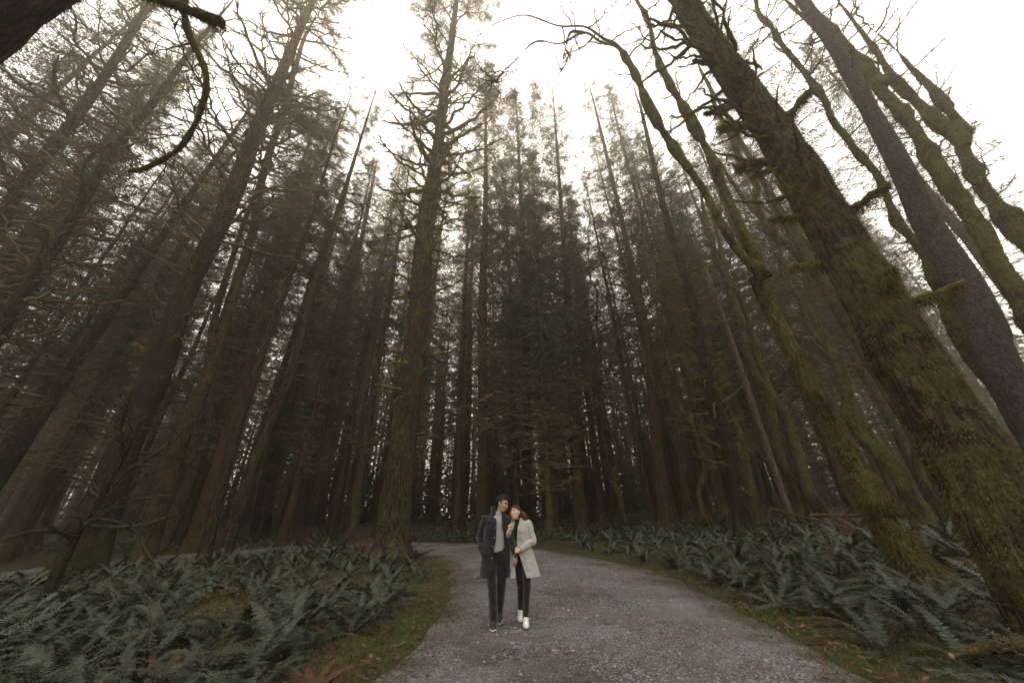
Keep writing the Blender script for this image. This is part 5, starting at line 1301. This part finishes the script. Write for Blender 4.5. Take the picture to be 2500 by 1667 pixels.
coat = part_mesh('coat', man_coat, (-.42, -.28, .58), (.42, .30, 1.62), .006, [M['navy']], man)
for q, (x, y, z) in enumerate([(-.005, -.155, 1.30), (-.018, -.157, 1.16), (-.032, -.16, 1.03), (-.05, -.168, .88)]):
    part_mesh('button', lambda p: S.ell(p, (x, y, z), np.eye(3), (.012, .006, .012)).astype(np.float32), (x - .03, y - .03, z - .03), (x + .03, y + .03, z + .03), .004, [M['button']], coat)
part_mesh('wristband', lambda p: (np.maximum(S.rc(p, np.array(armL[2]) + nrm(np.array(armL[2]) - np.array(armL[1])) * .004, np.array(armL[2]) + nrm(np.array(armL[2]) - np.array(armL[1])) * .022, .031, .031), -1)).astype(np.float32),
          (.22, -.26, .82), (.40, -.08, 1.0), .005, [M['shoe_dk']], man)

# ---- woman: light grey coat open over black, holding the man's arm and smiling up at him
wom = thing('person', 'person in open light grey wool coat and white sneakers, holding the other by the arm', 'person', (.05, 6.56, PZ))
wc = (-.07, -.05, 1.512); wf, wP, wA = head_fn(wc, (-.62, -.76, .20), (-.26, 0.03, 1), True)
wL = [(.150, .0, 1.335), (.215, -.03, 1.085), (-.015, -.225, .985)]
wR = [(-.145, .0, 1.335), (-.215, .03, 1.10), (-.175, -.215, 1.245)]
whL = hand_caps(wL[2], (-1, -.05, -.25), (.1, .75, -.35), -1, .75, .92)
whR = hand_caps(wR[2], (.10, -.12, 1), (.75, .55, 0), -1, .8, .9)
whipL, wkneeL, wankL = (.075, .0, .86), (.085, -.09, .47), (.045, -.12, .10)
whipR, wkneeR, wankR = (-.065, .0, .86), (-.01, .03, .48), (-.025, .20, .14)
def wom_body(p):
    t = S.U([S.rc(p, (0, .01, .88), (0, .01, 1.06), .125, .10, .75), S.rc(p, (0, .01, 1.06), (0, .01, 1.24), .10, .125, .76), S.rc(p, (-.105, .01, 1.315), (.105, .01, 1.315), .058, .058, .9),
             S.rc(p, (-.02, .02, 1.32), (-.055, -.01, 1.46), .050, .044)], .055)
    t = S.smin(t, wf(p), .022)
    for a in (wL, wR): t = S.smin(t, S.U([S.rc(p, a[0], a[1], .040, .032), S.rc(p, a[1], a[2], .032, .022)], .015), .03)
    for h_ in whL + whR: t = S.smin(t, S.rc(p, *h_), .005)
    for q in (leg_fn(whipL, wkneeL, wankL, .072, .044, .030), leg_fn(whipR, wkneeR, wankR, .072, .044, .030)): t = S.smin(t, q(p), .04)
    return t.astype(np.float32)
part_mesh('body', wom_body, (-.34, -.40, 0), (.36, .32, 1.70), .006, [M['skin_w'], M['lips'], M['eye'], M['teeth']], wom, face_split(wP, wA, wc, True))
def wom_hair(p):
    q = (p - np.array(wc)) @ np.array(wA).T
    st = .009 * (vnoise(p * np.array([85, 85, 13]) + np.array([0, 0, 5])) - .5)
    d = S.ell(p, wP(-.018, 0, .034), wA, (.100, .083, .094)) + st
    cut = np.where(q[:, 0] > .012, .058 - .30 * np.abs(q[:, 1]) - q[:, 2] + .25 * np.clip(q[:, 0] - .03, 0, 1), -.2 - q[:, 2])
    ear = (np.abs(q[:, 1]) > .06) & (q[:, 0] > -.035) & (q[:, 0] <= .012); cut = np.where(ear, .018 - q[:, 2], cut)
    d = np.maximum(d, cut)
    a = wP(-.055, .02, .01); b = np.array([.075, .03, 1.43]); c2 = np.array([.145, .015, 1.335])
    fl = S.U([S.rc(p, a, b, .072, .064), S.rc(p, b, c2, .064, .03), S.rc(p, wP(-.07, -.03, .0), (-.03, .085, 1.38), .06, .035), S.rc(p, wP(-.05, .03, -.02), (.10, .01, 1.40), .045, .022)], .03) + 1.3 * st
    fl = np.maximum(fl, q[:, 0] + .022)
    return S.smin(d, fl, .02).astype(np.float32)
part_mesh('hair', wom_hair, (-.24, -.20, 1.28), (.24, .18, 1.68), .005, [M['hair_w']], wom)
def wom_trs(p):
    d = S.U([leg_fn(whipL, wkneeL, wankL, .088, .056, .043)(p), leg_fn(whipR, wkneeR, wankR, .088, .056, .043)(p)], .03)
    d = S.smin(d, S.rc(p, (0, .01, .84), (0, .01, .95), .132, .115, .78), .05) + folds(p, .003, 60, 3)
    return np.maximum(np.maximum(d, p[:, 2] - .99), .095 - p[:, 2]).astype(np.float32)
part_mesh('trousers', wom_trs, (-.22, -.26, .08), (.22, .34, 1.0), .006, [M['black']], wom)
def wom_top(p):
    d = S.U([S.rc(p, (0, .008, .95), (0, .008, 1.06), .118, .112, .78), S.rc(p, (0, .008, 1.06), (0, .008, 1.24), .112, .135, .78), S.rc(p, (-.10, .01, 1.315), (.10, .01, 1.315), .066, .066, .9),
             S.rc(p, (-.015, .015, 1.33), (-.04, .0, 1.405), .058, .053)], .055)
    return np.maximum(np.maximum(d, .92 - p[:, 2]), p[:, 2] - 1.41).astype(np.float32)
part_mesh('top', wom_top, (-.22, -.18, .9), (.22, .20, 1.44), .006, [M['black']], wom)
shoe(wom, (.05, -.30, .005), (.045, -.065, .03), 0, M['white'], M['white'], .037)
shoe(wom, (-.035, .03, .0), (-.025, .245, .075), 0, M['white'], M['white'], .037)
def wom_coat(p):
    zs = [.58, .8, .98, 1.10, 1.24, 1.33, 1.40]
    d = coat_profile(p, zs, [.285, .245, .190, .168, .178, .178, .09], [.205, .18, .150, .135, .142, .12, .07], [.02, .01, .0, 0, 0, 0, -.01], [.02] * 7)
    d = S.smin(d, S.rc(p, (-.125, .012, 1.33), (.125, .012, 1.33), .066, .066, .95), .05) + folds(p, .0055, 20, 4)
    sh = np.maximum(d, -(d + .019)); z = p[:, 2]
    xl = np.interp(z, [.58, .8, 1.0, 1.15, 1.3, 1.4], [-.085, -.095, -.125, -.14, -.10, -.07])
    xr = np.interp(z, [.58, .8, 1.0, 1.15, 1.3, 1.4], [.085, .015, -.060, -.055, -.035, .0])
    op = np.maximum(np.maximum(xl - p[:, 0], p[:, 0] - xr), p[:, 1] - .0)
    sh = np.maximum(np.maximum(sh, -op), .60 - z)
    neck = S.rc(p, (-.02, .0, 1.31), (-.05, -.01, 1.46), .062, .064); sh = np.maximum(sh, -neck)
    col = S.rc(p, (-.015, .02, 1.33), (-.03, .015, 1.445), .092, .083, .95)
    col = np.maximum(np.maximum(col, -(col + .018)), np.maximum(z - 1.445 + .45 * np.clip(-p[:, 1] - .0, 0, 1), 1.31 - z))
    wedge = np.maximum(np.abs(p[:, 0] + .045) - (.022 + .3 * np.clip(z - 1.31, 0, .2)), p[:, 1] + .02)
    sh = S.smin(sh, np.maximum(col, -wedge), .012)
    for a, rr in ((wL, (.064, .053, .043)), (wR, (.062, .050, .040))):
        s_f = S.U([S.rc(p, a[0], a[1], rr[0], rr[1]), S.rc(p, a[1], a[2], rr[1], rr[2])], .02) + folds(p, .008, 50, 7)
        dd = nrm(np.array(a[2]) - np.array(a[1])); s_f = np.maximum(s_f, (p - np.array(a[2])) @ dd + .004)
        sh = S.smin(sh, s_f, .02)
    return sh.astype(np.float32)
wcoat = part_mesh('coat', wom_coat, (-.36, -.34, .56), (.40, .30, 1.48), .006, [M['greywool']], wom)
for q, (x, y, z) in enumerate([(.0, -.125, 1.22), (.03, -.135, 1.10), (.075, -.155, .86)]):
    part_mesh('button', lambda p: S.ell(p, (x, y, z), np.eye(3), (.012, .006, .012)).astype(np.float32), (x - .03, y - .03, z - .03), (x + .03, y + .03, z + .03), .004, [M['button']], wcoat)
er = wP(-.012, -.076, -.035) if wA[1][0] < 0 else wP(-.012, .076, -.035)
part_mesh('earring', lambda p: (np.linalg.norm(p - er, axis=1) - .006).astype(np.float32), er - .02, er + .02, .003, [M['metal']], wom)
print('people', round(time.time() - T0, 1))
# ------------------------------------------------------------------ haze: thin even mist under the canopy
hm = bpy.data.materials.new('mist'); hm.use_nodes = True
nt = hm.node_tree; nt.nodes.clear()
ho = nt.nodes.new('ShaderNodeOutputMaterial'); pv = nt.nodes.new('ShaderNodeVolumePrincipled')
pv.inputs['Color'].default_value = (1.0, .91, .73, 1); pv.inputs['Density'].default_value = 0.0036; pv.inputs['Anisotropy'].default_value = 0.68
nt.links.new(pv.outputs[0], ho.inputs['Volume'])
mb = MB(); a, b, c, d, e, f = -430, 430, -430, 450, -3, 72
mb.add([(a, c, e), (b, c, e), (b, d, e), (a, d, e), (a, c, f), (b, c, f), (b, d, f), (a, d, f)], [(3, 2, 1, 0), (4, 5, 6, 7), (0, 1, 5, 4), (1, 2, 6, 5), (2, 3, 7, 6), (3, 0, 4, 7)])
tag(obj('haze', mb.mesh('haze', hm)), 'thin pale mist filling the forest', 'haze', kind='stuff')
print('script', round(time.time() - T0, 1))
